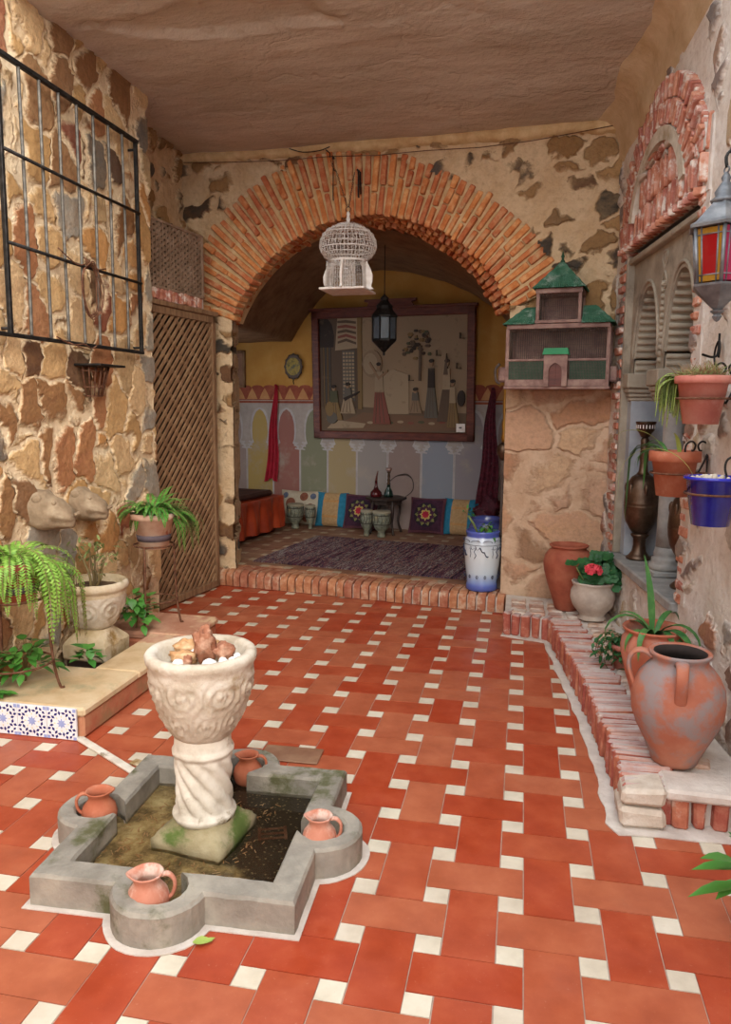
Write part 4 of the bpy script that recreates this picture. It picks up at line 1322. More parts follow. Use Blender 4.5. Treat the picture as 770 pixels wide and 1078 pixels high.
# stones lying in the bowl
G = 'stones heaped in the fountain bowl'
def rock(x, y, z, r, sc, mat, label, seed, nz=.5, nf=2.2):
    b = MB(); b.sphere((0, 0, 0), r, 20, 14, sc=sc, nz=nz, nf=nf, seed=seed)
    o = b.build('stone' if 'pebble' not in label else 'pebble', mat, loc=(FX+x, FY+y, z)); tag(o, label, 'stone', G); return o
rock(.005, -.01, .715, .042, (.85, .85, 1.35), M['rock_brown'], 'tall reddish brown rock standing in the middle of the fountain bowl', 3)
rock(.060, .020, .685, .034, (1.1, 1, .9), M['rock_brown'], 'reddish rock to the right of the tall rock in the fountain bowl', 8)
rock(-.085, .045, .68, .034, (1.2, 1, .75), M['rock_tan'], 'mottled tan rock at the left back of the fountain bowl', 11)
rock(-.06, -.03, .672, .034, (1.4, .9, .65), M['rock_tan'], 'flat tan rock at the left front of the fountain bowl', 15)
rock(-.015, .085, .675, .034, (1.4, .9, .7), M['rock_tan'], 'pale tan rock at the back of the fountain bowl', 19)
rock(-.028, -.072, .672, .019, (.8, .8, 1.1), M['rock_brown'], 'small dark rock at the front of the fountain bowl', 23)
for i, (x, y, r, lab) in enumerate(((.045, -.07, .022, 'largest white pebble, at the front right of the fountain bowl'), (-.055, -.085, .018, 'white pebble at the front left of the fountain bowl'),
    (-.04, .02, .022, 'white pebble between the tall rock and the mottled tan rock'), (.085, -.045, .016, 'white pebble near the right rim of the fountain bowl'),
    (.105, -.015, .014, 'small white pebble at the far right of the fountain bowl'), (.072, -.02, .012, 'tiny white pebble right of the tall rock'), (.02, .06, .016, 'white pebble behind the tall rock'), (.10, .03, .013, 'small white pebble behind the reddish rock'))):
    rock(x, y, .668, r, (1.1, 1, .8), M['pebble_white'], lab, 30+i, .15, 1.5)

# little jugs in the lobes
def jug(x, y, z, rot, label, mat, s=1.0):
    t = thing('clay_jug', label, 'jug', (x, y, z), rot, 'clay jugs in the fountain lobes')
    b = MB()
    p = [(0, 0), (.034, 0), (.040, .004), (.056, .028), (.060, .048), (.054, .070), (.040, .086), (.034, .094), (.035, .104), (.043, .114), (.045, .118), (.041, .119), (.034, .110), (.028, .098), (.030, .09), (.045, .07), (.05, .05)]
    b.lathe(p, 40, rf=lambda a, zz, r: r + (.010*math.exp(-(((a+PI) % (2*PI)-PI)/.35)**2) if zz > .105 and r > .03 else 0))
    b.build('body', mat, t)
    b = MB(); b.tube([(-.038, 0, .110), (-.056, 0, .112), (-.071, 0, .098), (-.073, 0, .078), (-.066, 0, .060), (-.056, 0, .052)], [.008, .0085, .008, .0075, .0075, .008], 8, flat=.7); b.build('handle', mat, t)
    t.scale = (s, s, s*1.15)
    return t
jug(FX-.01, FY-.42, .012, math.radians(198), 'chalky pink clay jug in the front lobe of the fountain, handle to the right', M['terracotta_white'], 1.08)
jug(FX+.40, FY-.02, .03, math.radians(185), 'pinkish clay jug in the right lobe of the fountain', M['terracotta_white'], .98)
jug(FX-.0, FY+.395, .012, math.radians(190), 'red clay jug in the back lobe of the fountain', M['terracotta'], .97)
jug(FX-.40, FY-.015, .02, math.radians(25), 'red clay jug in the left lobe of the fountain, handle to the left', M['terracotta'], 1.02)
# patched floor pieces
b = MB(); b.cbox(-.13, .13, -.07, .07, 0, .008, .003); o = b.noise_push(.002, 12).build('cover_slab', M['old_terra'], loc=(-.945, -.075, .001), rotz=.03); tag(o, 'dull brown cover slab set in the floor behind the fountain', 'slab')
b = MB(); b.cbox(-.035, .46, -.018, .018, 0, .012, .003); o = b.build('marble_strip', M['marble_white'], loc=(-1.90, -.14, .001), rotz=math.atan2(-.27, .44)); tag(o, 'long pale marble strip running from the tiled bed to the basin', 'strip')
b = MB(); b.cbox(-.06, .06, -.022, .022, 0, .010, .003); o = b.build('marble_strip', M['limestone_dirty'], loc=(-1.52, -.30, .001), rotz=-.3)
tag(o, 'short grey marble offcut on the floor at the back corner of the basin', 'strip')
b = MB(); b.tube([(0, .04, .0), (.0, .03, .03), (.0, .005, .045), (.004, -.018, .035), (.008, -.03, .0), (.008, -.032, -.05), (.016, -.028, -.07)], .005, 8); o = b.build('water_pipe', M['cage_white'], loc=(FX-.26, FY+.40, H-.002)); tag(o, 'thin white hose hooked over the back rim of the basin', 'hose')
b = MB(); leaf(b, (0, 0, .004), (1, .3, .12), .055, .036, droop=.1); leaf(b, (.03, .0, .004), (.6, .8, .1), .04, .02, droop=.1)
o = b.build('fallen_leaf', M['pale_leaf'], loc=(-.87, -1.265, .003)); tag(o, 'fallen yellow green leaf on the floor by the front of the basin', 'leaf')
# ------------------------------------------------------------------ hanging from the arch wall
def rootat(name, label, cat, fr, x, y, z, rot=0, group=None):
    t = thing(name, label, cat, (0, 0, 0), 0, group); fr.place(t, x, y, z, rot); return t
def cable():
    b = MB(); pts = [(-1.433, 3.394), (-1.0, 3.352), (-.6, 3.328), (-.163, 3.311), (.2, 3.287), (.566, 3.278), (.95, 3.262), (1.297, 3.268), (1.6, 3.285), (1.86, 3.31)]
    b.tube([(u, -.055+.008*sin(u*7), z) for u, z in pts], .0032, 6)
    o = b.build('cable', M['rust']); BACK.place(o); tag(o, 'thin dark cable strung along the top of the arch wall', 'cable')
cable()
b = MB(); b.tube([(-.5, -.06, 3.40), (-.38, -.07, 3.36), (-.25, -.065, 3.36), (-.17, -.06, 3.38)], .004, 6); b.tube([(-.20, -.06, 3.36), (-.163, -.07, 3.33), (-.16, -.08, 3.30)], .004, 6)
o = b.build('wire', M['iron']); BACK.place(o); tag(o, 'stray wire looping up to the ceiling beside the birdcage hook', 'wire')
# iron brackets
for (u, z0, z1, lab) in ((-.145, 3.01, 3.30, 'thin iron rod on the arch bricks left of the birdcage chain'), (.056, 3.01, 3.19, 'short thick iron hook on the arch bricks right of the birdcage chain')):
    b = MB()
    th = .004 if u < 0 else .007
    b.tube([(u, -.045, z0), (u, -.055, z0+.02), (u, -.055, z1-.02), (u+.005, -.09, z1)], th, 6)
    if u > 0: b.tube([(u+.016, -.05, z0+.02), (u+.016, -.06, z1-.01), (u+.0, -.09, z1)], th*.8, 6)
    b.sphere((u, -.05, z1), .01, 8, 6)
    o = b.build('iron_hook', M['iron']); BACK.place(o); tag(o, lab, 'hook')
# birdcage
cg = rootat('birdcage', 'white onion domed wire birdcage hanging in front of the brick arch', 'birdcage', BACK, .075, -.30, 2.30, .1)
def chain_run(mb, a, b_, sag=.02, link=.022):
    a, b_ = Vector(a), Vector(b_); L = (b_-a).length; n = max(2, int(L/link))
    for k in range(n):
        t0 = k/n; t1 = (k+1.25)/n
        p = a.lerp(b_, t0) - Vector((0, 0, sag*sin(PI*t0))); q = a.lerp(b_, min(1, t1)) - Vector((0, 0, sag*sin(PI*min(1, t1))))
        d = (q-p); c = (p+q)/2; d.normalize(); s = d.cross(Vector((0, 1, 0)) if k % 2 else Vector((1, .2, 0))); s.normalize()
        mb.tube([c + d*(link*.6*cos(t)) + s*(.0055*sin(t)) for t in [2*PI*i/8 for i in range(8)]], .0018, 4, closed=True)
ch = MB()
chain_run(ch, (-.205, .23, .985), (-.15, .20, .885), .02); chain_run(ch, (-.15, .20, .885), (-.004, 0, .58), .0); chain_run(ch, (-.02, .23, .88), (.004, 0, .58), .0)
ch.tube([(.0, 0, .55+.018*cos(t)) if 0 else (.018*sin(t), 0, .565+.018*cos(t)) for t in [2*PI*i/14 for i in range(14)]], .0025, 5, closed=True)
ch.build('chain', M['iron'], cg)
b = MB(); b.lathe([(.0, .455), (.028, .455), (.014, .475), (.011, .49), (.016, .5), (.011, .51), (.011, .525), (.015, .533), (.011, .54), (.008, .55), (0, .552)], 16); b.build('finial', M['cage_white'], cg)
dome = [(.128, .215), (.160, .235), (.188, .265), (.203, .305), (.200, .345), (.182, .385), (.150, .418), (.108, .442), (.06, .458), (.02, .463)]
def dome_at(t):
    f = t*(len(dome)-1); i = min(int(f), len(dome)-2); f -= i
    return (dome[i][0]*(1-f)+dome[i+1][0]*f, dome[i][1]*(1-f)+dome[i+1][1]*f)
b = MB()
for i in range(44):
    a = 2*PI*i/44; b.tube([(r*cos(a), r*sin(a), z) for r, z in [dome_at(k/12) for k in range(13)]], .0021, 4)
for k in range(1, 10):
    r, z = dome_at(k/10); b.tube([(r*cos(a), r*sin(a), z) for a in [2*PI*i/44 for i in range(44)]], .0024 if k % 3 else .004, 4, closed=True)
# little wire scroll rows
for k in range(9):
    r, z = dome_at((k+.55)/10)
    for i in range(30):
        a = 2*PI*(i+.5*(k % 2))/30
        c = Vector((r*cos(a), r*sin(a), z)); s = Vector((-sin(a), cos(a), 0))
        b.tube([c + s*(.012*cos(t)) + Vector((0, 0, .011*sin(t))) for t in [2*PI*j/6 for j in range(6)]], .0016, 3, closed=True)
b.build('wire_dome', M['cage_white'], cg)
b = MB(); b.lathe([(.118, .203), (.136, .203), (.138, .217), (.118, .217)], 40, cap=False); b.build('collar', M['cage_white'], cg)
# square base with curved corner boards
for q in range(4):
    a0 = PI/4 + q*PI/2
    MMq = Rz(a0)
    cb = MB()
    outp = [(.150, .205), (.158, .185), (.178, .15), (.192, .11), (.190, .07), (.180, .035), (.200, .015)]
    for side in (-1, 1):
        poly = [(x, z) for x, z in outp] + [(x-.055, z) for x, z in outp[::-1]]
        cb = MB(); cb.prism(poly, -.004, .004, 0, MMq @ T(-.012, 0, 0) @ Rz(side*.72))
        cb.build('corner_board', M['cage_white'], cg)
    ws = MB()
    MS = Rz(q*PI/2)
    for j in range(11):
        y = -.085 + .17*j/10
        ws.tube([(.128, y, .20), (.134, y*1.03, .12), (.138, y*1.1, .018)], .0018, 4, 0, True, MS)
    for j in range(7):
        z = .03+.17*j/6; ws.tube([(.131+.006*(1-z/.2), -.10, z), (.131+.006*(1-z/.2), .10, z)], .0018, 4, 0, True, MS)
    for j in range(6):
        for i in range(8):
            y = -.075+.15*i/7; z = .045+.14*j/5
            ws.tube([(.134, y+.009*cos(t), z+.009*sin(t)) for t in [2*PI*k/6 for k in range(6)]], .0014, 3, 0, True, MS, closed=True)
    ws.build('wire_side', M['cage_white'], cg)
b = MB(); b.cbox(-.165, .165, -.165, .165, 0, .016, .004); b.cbox(-.12, .12, -.12, .12, .0155, .02, .001); b.build('base_board', M['cage_white'], cg)

# ---- wooden bird house on the right pier
hs = rootat('bird_house', 'large wooden cage shaped like a palace with green tiled roofs, on the right pier', 'birdhouse', BACK, 1.55, -.28, 1.635)
HD = .24; HW = .325
hb = MB()
hb.cbox(-HW-.018, HW+.018, -.018, HD, -.018, .0, .003)                  # bottom ledge
hb.cbox(-HW, HW, -.004, HD, .0, .045, .003)
for s in (-1, 1):
    hb.cbox(s*HW-.012, s*HW+.012, -.006, .02, .0, .38, .003)
    hb.cbox(s*HW-.012, s*HW+.012, HD-.03, HD, .0, .38, .003)
    hb.cbox(s*HW-.004, s*HW+.004, 0, HD, 0, .16, .002)
hb.cbox(-HW-.006, HW+.006, -.014, HD, .375, .405, .003)
hb.cbox(-HW, HW, -.008, .008, .165, .180, .002)
hb.box(-HW, HW, HD-.01, HD, 0, .4)
hb.build('frame', M['house_wood'], hs)
for s in (-1, 1):
    g_ = MB(); x0, x1 = (-HW+.012, -.085) if s < 0 else (.085, HW-.012)
    g_.box(x0, x1, .002, .010, .045, .165)
    g_.build('green_panel', M['green_panel'], hs)
    wv = MB()
    for i in range(int((x1-x0)/.009)): wv.box(x0+.009*i, x0+.009*i+.0022, -.002, .0005, .045, .165)
    for j in range(13): wv.box(x0, x1, -.002, .0005, .048+.009*j, .0495+.009*j)
    wv.build('wire_grid', M['mesh_wire'], hs)
wv = MB()
for i in range(46):
    x = -HW+.02 + (2*HW-.04)*i/45; wv.tube([(x, 0, .18), (x, 0, .378)], .0019, 4)
for j in range(6): wv.box(-HW, HW, -.002, .001, .20+.034*j, .2015+.034*j)
for s in (-1, 1):
    for i in range(14): wv.tube([(s*HW, .015+i*.016, .16), (s*HW, .015+i*.016, .38)], .0012, 4)
wv.build('cage_bars', M['mesh_wire'], hs)
po_ = MB(); 
po_.prism([(-.075, 0), (-.042, 0), (-.042, .10), (-.036, .125), (-.018, .142), (0, .152), (.018, .142), (.036, .125), (.042, .10), (.042, 0), (.075, 0), (.075, .205), (-.075, .205)], -.045, .01)
po_.build('porch', M['house_wood'], hs)
po_o = [c for c in hs.children if c.name.startswith('porch')][0]
pd = MB(); pd.prism([(-.042, 0), (-.042, .10), (-.036, .125), (-.018, .142), (0, .152), (.018, .142), (.036, .125), (.042, .10), (.042, 0)][::-1], -.028, -.018); pd.cbox(-.002, .002, -.03, -.027, 0, .145, .0005)
pd.build('door', M['dark_wood'], po_o)
pr = MB(); 
pr.prism([(-.085, .205), (.085, .205), (.075, .245), (-.075, .245)], -.06, .02); pr.build('porch_roof', mottle('bright green tin', ['#1f7a4c', '#2a8c58'], 10, .5), po_o)
# upper storey
us = MB()
for s in (-1, 1): us.cbox(s*.135-.011, s*.135+.011, -.004, .02, .405, .625, .003); us.cbox(s*.135-.011, s*.135+.011, HD-.03, HD, .405, .625, .003)
us.cbox(-.15, .15, -.01, HD, .41, .43, .003); us.cbox(-.15, .15, -.012, HD, .60, .632, .003); us.box(-.14, .14, HD-.01, HD, .41, .62)
us_o = us.build('upper_storey', M['house_wood'], hs)
wv = MB()
for i in range(20): x = -.12+.24*i/19; wv.tube([(x, 0, .43), (x, 0, .60)], .0012, 4)
for j in range(5): wv.box(-.13, .13, -.002, .001, .45+.034*j, .4515+.034*j)
for s in (-1, 1):
    for i in range(12): wv.tube([(s*.135, .02+i*.018, .43), (s*.135, .02+i*.018, .60)], .0012, 4)
wv.build('cage_bars', M['mesh_wire'], us_o)
def tiled_face(mb, a, b_, c, d, n):
    """pitched roof face a-b eave, d-c ridge, covered with rounded tile ribs"""
    a, b_, c, d = map(Vector, (a, b_, c, d))
    mb.add([a, b_, c, d], [(0, 1, 2, 3)], 0)
    nn = (b_-a).cross(d-a).normalized()
    for i in range(n):
        t = (i+.5)/n; p = a.lerp(b_, t); q = d.lerp(c, t)
        k = 7
        mb.tube([p.lerp(q, j/k) + nn*(.003*(1-j % 2)) for j in range(k+1)], [.0055*(1-.5*(1 if (c-d).length < .02 else 0)*j/k) for j in range(k+1)], 6)
rf = MB()
ap = (0, HD/2, .82)
e = .165; z0 = .632; y0, y1 = -.035, HD+.02
tiled_face(rf, (-e, y0, z0), (e, y0, z0), ap, ap, 22)
tiled_face(rf, (e, y0, z0), (e, y1, z0), ap, ap, 18); tiled_face(rf, (e, y1, z0), (-e, y1, z0), ap, ap, 10); tiled_face(rf, (-e, y1, z0), (-e, y0, z0), ap, ap, 18)
sp_o = rf.build('spire_roof', M['green_roof'], hs)
rf = MB(); rf.lathe([(0, .80), (.014, .80), (.016, .82), (.008, .83), (.008, .842), (.013, .85), (.008, .86), (.002, .885)], 12, M=T(0, HD/2, 0)); rf.build('finial', M['green_panel'], sp_o)
for s in (-1, 1):
    rf = MB()
    x0, x1 = s*.15, s*(HW+.03); z0, z1 = .405, .525; yf, yb = -.03, HD+.01; xr = s*(HW-.10)
    q = [(x0, yf, z0), (x1, yf, z0), (xr, HD*.45, z1), (x0, HD*.45, z1)]
    if s < 0: q = [q[1], q[0], q[3], q[2]]
    tiled_face(rf, *q, 13)
    q = [(x1, yf, z0), (x1, yb, z0), (xr, HD*.55, z1), (xr, HD*.45, z1)]
    if s < 0: q = [q[1], q[0], q[3], q[2]]
    tiled_face(rf, *q, 11)
    rf.add([(x0, yb, z0), (x1, yb, z0), (xr, HD*.55, z1), (x0, HD*.55, z1)], [(0, 1, 2, 3)])
    rf.build('side_roof', M['green_roof'], hs)
for s in (-1, 1):
    b = MB(); b.cbox(s*(HW+.035)-.03, s*(HW+.035)+.03, .03, .12, .03, .13, .012); fd_o = b.build('feeder', M['house_wood'], hs); b = MB(); b.tube([(s*(HW+.05), .0, .15), (s*(HW+.075), -.01, .11), (s*(HW+.07), .0, .04), (s*(HW+.05), .02, .02)], .009, 8)
    b.build('feeder_handle', M['mesh_wire'], fd_o)

# ---- objects inside the alcove (frame BACK, local y = depth)
# tapestry picture
pt = rootat('framed_tapestry', 'large dark framed tapestry of dancers and musicians on the alcove wall', 'tapestry', BACK, -.545, 2.575, 1.13)
pt.rotation_euler[0] = 0
PW, PHT = .93, 1.42
fm = MB()
def tilt(z): return -.10*z/PHT
MT = Matrix.Rotation(.055, 4, 'X')
for (a, b_, c, d) in ((-PW, PW, 0, .085), (-PW, PW, PHT-.10, PHT)): fm.cbox(a, b_, -.05, 0, c, d, .008, 0, MT)
for s in (-1, 1): fm.cbox(min(s*PW, s*(PW-.085)), max(s*PW, s*(PW-.085)), -.05, 0, .0, PHT, .008, 0, MT)
fm.cbox(-PW-.02, PW+.02, -.065, 0, PHT-.02, PHT+.012, .005, 0, MT)
fm.prism([(-.26, PHT+.01), (.26, PHT+.01), (.24, PHT+.05), (.29, PHT+.06), (.29, PHT+.085), (-.29, PHT+.085), (-.29, PHT+.06), (-.24, PHT+.05)], -.06, -.01, 0, MT)
fm.build('frame', M['dark_wood'], pt)
cols = {'bg': '#86705a', 'bg2': '#907a62', 'floor': '#665444', 'dark': '#38302c', 'mid': '#5a4a3e', 'cream': '#98846c', 'pinkred': '#7c4a40', 'green': '#50503e', 'ochre': '#7c6444', 'grey': '#5e5850', 'rug': '#705644', 'skin': '#8c7058'}
names = list(cols)
tm = [mottle('tapestry thread '+k, [v, v], 20, .95, .4, 120, stain=('#6a5a48', 8, .55, .8), bdist=.002) for k, v in cols.items()]
tp = MB(); yl = [-.012]
W2, H0, H1 = PW-.085, .085, PHT-.10
tp.prism([(-W2, H0), (W2, H0), (W2, H1), (-W2, H1)], -.012, -.002, 0, MT)
def shp(pts, c):
    yl[0] -= .00022
    q = [(-W2 + x*2*W2, H0 + y*(H1-H0)) for x, y in pts]
    tp.prism(q, yl[0], -.004, names.index(c), MT)
def ell(cx, cy, rx, ry, c, n=14, rot=0): shp([(cx + rx*cos(t)*cos(rot) - ry*sin(t)*sin(rot), cy + (rx*cos(t)*sin(rot) + ry*sin(t)*cos(rot))*1.35) for t in [2*PI*i/n for i in range(n)]], c)
shp([(.28, .15), (1, .15), (1, 1), (.28, 1)], 'bg2')
shp([(0, 0), (1, 0), (1, .17), (0, .24)], 'floor')
shp([(.04, .02), (.30, .17), (.92, .13), (.98, .03), (.6, .0)], 'rug'); shp([(.04, .02), (.10, .10), (.32, .07), (.30, .03)], 'cream')
for k in range(8): ell(.35+.07*k, .08+.01*(k % 2), .022, .009, ('cream', 'pinkred', 'green')[k % 3])
shp([(0, .22), (.28, .20), (.28, 1), (0, 1)], 'mid')
shp([(0, .75), (.10, .75), (.105, .85), (.09, .95), (.06, 1), (0, 1)], 'dark'); shp([(.02, .2), (.08, .2), (.08, .75), (.02, .75)], 'dark')
for k in range(4): shp([(.025+.014*k, .2), (.031+.014*k, .2), (.031+.014*k, .75), (.025+.014*k, .75)], 'grey' if k % 2 else 'ochre')
shp([(.11, .72), (.27, .74), (.27, 1), (.13, 1)], 'cream')
for k in range(5): shp([(.13, .78+.045*k), (.19, .80+.04*k), (.26, .77+.045*k), (.26, .79+.045*k), (.19, .825+.04*k), (.13, .80+.045*k)], 'pinkred' if k % 2 else 'mid')
shp([(.16, .28), (.25, .27), (.25, .72), (.16, .72)], 'grey')
for i in range(4):
    for j in range(13): shp([(.165+.022*i, .30+.032*j), (.18+.022*i, .30+.032*j), (.18+.022*i, .32+.032*j), (.165+.022*i, .32+.032*j)], 'cream')
shp([(.27, .20), (.30, .20), (.30, 1), (.27, 1)], 'ochre')
ell(.37, .60, .07, .09, 'bg'); ell(.36, .60, .05, .07, 'cream'); shp([(.42, .16), (.62, .16), (.62, .5), (.52, .55), (.42, .5)], 'cream')
for k in range(40):
    a = R.uniform(0, 2*PI); q = R.uniform(0, 1)**.6
    ell(.68+.10*q*cos(a), .74+.15*q*sin(a), R.uniform(.008, .02), R.uniform(.006, .014), R.choice(('green', 'mid', 'dark', 'ochre')), 6)
shp([(.685, .45), (.70, .45), (.705, .75), (.69, .75)], 'mid')
def figure(x, z0, h, robe, top, lean=0, wide=.05, arm=0):
    shp([(x-wide, z0), (x+wide, z0), (x+wide*.45+lean, z0+h*.55), (x-wide*.45+lean, z0+h*.55)], robe)
    shp([(x-wide*.5+lean, z0+h*.5), (x+wide*.5+lean, z0+h*.5), (x+wide*.42+lean, z0+h*.82), (x-wide*.42+lean, z0+h*.82)], top)
    ell(x+lean*1.2, z0+h*.9, .013, .02, 'skin'); ell(x+lean*1.2, z0+h*.94, .015, .012, 'dark')
    if arm:
        shp([(x+lean, z0+h*.75), (x+lean+arm*.06, z0+h*.98), (x+lean+arm*.07, z0+h*.95), (x+lean, z0+h*.68)], 'skin')
        shp([(x+lean, z0+h*.75), (x+lean-arm*.06, z0+h*.85), (x+lean-arm*.06, z0+h*.81), (x+lean, z0+h*.70)], 'skin')
    for k in range(3): shp([(x-wide*.7+wide*.5*k, z0+.01), (x-wide*.62+wide*.5*k, z0+.01), (x-wide*.2+wide*.2*k+lean, z0+h*.5), (x-wide*.26+wide*.2*k+lean, z0+h*.5)], 'mid')
figure(.435, .07, .56, 'pinkred', 'cream', -.015, .062, -1); figure(.10, .10, .32, 'ochre', 'green', 0, .06); figure(.20, .16, .28, 'cream', 'grey', 0, .055)
shp([(.17, .30), (.28, .36), (.285, .35), (.18, .27)], 'dark'); ell(.085, .12, .04, .04, 'grey'); ell(.07, .20, .03, .05, 'ochre')
figure(.665, .17, .22, 'bg', 'grey', 0, .045); figure(.77, .13, .52, 'grey', 'dark', .0, .045); figure(.86, .10, .55, 'mid', 'cream', .01, .05); figure(.915, .05, .42, 'ochre', 'cream', -.005, .04)
ell(.965, .30, .025, .05, 'dark'); shp([(.85, .5), (.88, .5), (.868, .68)], 'mid')
for q in ((.80, .66), (.93, .55), (.95, .8), (.62, .45)): shp([(q[0], q[1]), (q[0]+.03, q[1]), (q[0]+.03, q[1]+.006), (q[0]+.005, q[1]+.006), (q[0]+.005, q[1]+.05), (q[0], q[1]+.05)], 'mid')
tp.build('tapestry_cloth', tm, pt)
b = MB(); b.box(.79-.05, .79+.045, -.056, -.052, .10, .19, 0, MT); b.box(.77, .80, -.0575, -.0555, .14, .155, 1, MT)
b.build('paper_tag', [M['cage_white'], M['dark_band']], pt, label='small white paper tag')
# oval plaque
ov = rootat('oval_plaque', 'dark oval wall plaque with a painted yellow centre, left of the tapestry', 'plaque', BACK, -1.738, 2.56, 1.935)
b = MB(); b.lathe([(0, 0), (.125, 0), (.13, .012), (.115, .03), (.10, .022)], 36, M=Rx(PI/2), rf=lambda a, z, r: r*(1+.06*cos(12*a)) if r > .11 else r)
for v_ in range(len(b.v)): b.v[v_] = (b.v[v_][0]*.88, b.v[v_][1], b.v[v_][2]*1.12)
b.build('frame', M['mesh_wire'], ov)
b = MB(); b.lathe([(0, .024), (.10, .022)], 36, M=Matrix.Scale(.88, 4, (1, 0, 0)) @ Rx(PI/2), cap=False)
b.build('painting', mottle('painted plaque face', ['#4a4a30', '#a08838', '#3a4a48'], 12, .5, .1), ov)
b = MB(); b.tube([(0, -.01, -.14), (0, -.02, -.17), (.005, -.015, -.2)], .006, 6); b.build('hook', M['iron'], ov)
# small frame at the left edge of the opening
fr2 = rootat('picture_frame', 'narrow wooden picture frame half hidden behind the left jamb', 'frame', BACK, -2.50, 2.59, 1.70)
b = MB()
for (a, b_, c, d) in ((-.12, .12, 0, .03), (-.12, .12, .40, .43), (-.12, -.09, 0, .43), (.09, .12, 0, .43)): b.cbox(a, b_, -.03, 0, c, d, .004)
b.build('frame', M['wood_old'], fr2); b = MB(); b.box(-.09, .09, -.012, 0, .03, .40); b.build('picture', M['old_terra'], fr2)
# scarves
def scarf(name, x, y, zt, zb, wt_, wb_, label, mat, seed, lean=0, folds=5):
    b = MB(); nz, nx = 26, 22; vs = []
    for j in range(nz+1):
        t = j/nz; z = zt + (zb-zt)*t; w = wt_ + (wb_-wt_)*t**.8
        for i in range(nx+1):
            s = i/nx - .5
            vs.append((s*w + lean*t + .01*sin(t*9+seed), -.035 - .022*sin(s*folds*2*PI + seed + t*1.2)*min(1, .3+t) - .01*t, z + .02*sin(s*7+seed)*t))
    o_ = len(vs)
    b.add(vs, [(j*(nx+1)+i, (j+1)*(nx+1)+i, (j+1)*(nx+1)+i+1, j*(nx+1)+i+1) for j in range(nz) for i in range(nx)], 0, True)
    b.add([(x_, y_+.006, z_) for x_, y_, z_ in vs], [(j*(nx+1)+i, j*(nx+1)+i+1, (j+1)*(nx+1)+i+1, (j+1)*(nx+1)+i) for j in range(nz) for i in range(nx)], 0, True)
    b.sphere((0, -.03, zt), .018, 10, 8)
    o = b.build(name, mat); BACK.place(o, x, y, 0); tag(o, label, 'scarf'); return o
scarf('scarf', -1.975, 2.59, 1.72, .62, .03, .17, 'bright red scarf hanging on the alcove wall left of the tapestry', mottle('crimson cloth', ['#8a1020', '#a81830'], 10, .7, .2), 1, -.07, 3)
scarf('scarf', .60, 2.42, 1.68, .50, .04, .24, 'long dark burgundy patterned scarf hanging at the right end of the alcove', mottle('burgundy print', ['#3a0e1c', '#541626', '#6a2234'], 30, .7, .2, stain=('#7a5a5a', 40, .6, .7)), 2, -.02, 4)
b = MB()
b.sphere((0, 0, 0), .09, 16, 12, sc=(1.1, .7, 1.2), nz=.8, nf=3, seed=3); b.sphere((-.09, .0, -.06), .08, 16, 12, sc=(1.2, .7, 1), nz=.8, nf=3, seed=9); b.sphere((-.07, 0, -.20), .07, 16, 12, sc=(1.0, .7, 1.5), nz=.8, nf=3, seed=5)
o = b.build('cloth_bundle', mottle('burgundy bundle', ['#3a0e1c', '#5a1a2c'], 20, .7, .3, stain=('#7a5a5a', 40, .6, .7))); BACK.place(o, .62, 2.38, .46); tag(o, 'bunched burgundy cloth at the foot of the dark scarf', 'cloth')
# brass water pipe stand hanging by the right jamb
bp = rootat('brass_pipe', 'tall narrow brass pipe with a round bulb leaning on the right jamb', 'pipe', BACK, 1.135, .18, .13)
b = MB(); b.lathe([(0, 0), (.05, 0), (.055, .01), (.03, .03), (.015, .08), (.012, .3), (.018, .45), (.012, .5), (.012, .9), (.018, .95), (.014, .98)], 16); b.build('lower_stem', M['mesh_wire'], bp)
b = MB(); b.lathe([(.012, .97), (.03, .99), (.048, 1.02), (.05, 1.05), (.045, 1.08), (.024, 1.10), (.014, 1.11)], 20); b.build('bulb', M['brass'], bp)
b = MB(); b.lathe([(.014, 1.10), (.022, 1.14), (.014, 1.18), (.02, 1.24), (.012, 1.28), (.016, 1.4), (.01, 1.45), (.014, 1.52), (.01, 1.6), (.004, 1.66)], 16); b.build('upper_stem', M['gold'], bp)
b = MB()
for i in range(9): b.tube([(.02+.003*sin(i), -.01+.004*cos(i*2), 1.58), (.034+.006*sin(i*2), -.02, 1.35), (.03+.012*sin(i), -.02+.01*cos(i), 1.05)], .003, 4)
b.build('tassel', mottle('dark red tassel', ['#6a1a1c', '#8a2a28'], 10, .8), bp)
# hanging lantern in the alcove
ln = rootat('hanging_lantern', 'dark metal lantern on a long chain inside the alcove', 'lantern', BACK, -.172, 1.2, 1.95)
lm = M['iron']
b = MB(); b.tube([(0, 0, .55), (0, 0, 1.0)], .004, 6); b.build('chain', lm, ln)
b = MB(); b.lathe([(0, 0), (.012, .01), (.010, .03), (.03, .05), (.07, .09), (.115, .13), (.115, .145), (.10, .145)], 8, smooth=False); b.build('base', lm, ln)
b = MB(); b.lathe([(.10, .34), (.125, .34), (.125, .355), (.085, .40), (.075, .42), (.08, .44), (.05, .47), (.035, .49), (.04, .51), (.01, .54), (0, .56)], 8, smooth=False); b.build('cap', lm, ln)
for i in range(8):
    a = 2*PI*i/8
    b = MB(); b.tube([(.112*cos(a), .112*sin(a), .14), (.112*cos(a), .112*sin(a), .345)], .007, 6); b.build('post', lm, ln)
gm = NT('smoky glass'); gm.bsdf(col='#7c8a96', rough=.25, trans=.6, ior=1.3)
for i in range(8):
    a = 2*PI*(i+.5)/8
    b = MB(); b.cbox(-.036, .036, -.002, .002, .15, .335, .0005, 0, Rz(a+PI/2) @ T(0, -.100, 0)); b.build('glass_pane', gm.m, ln)
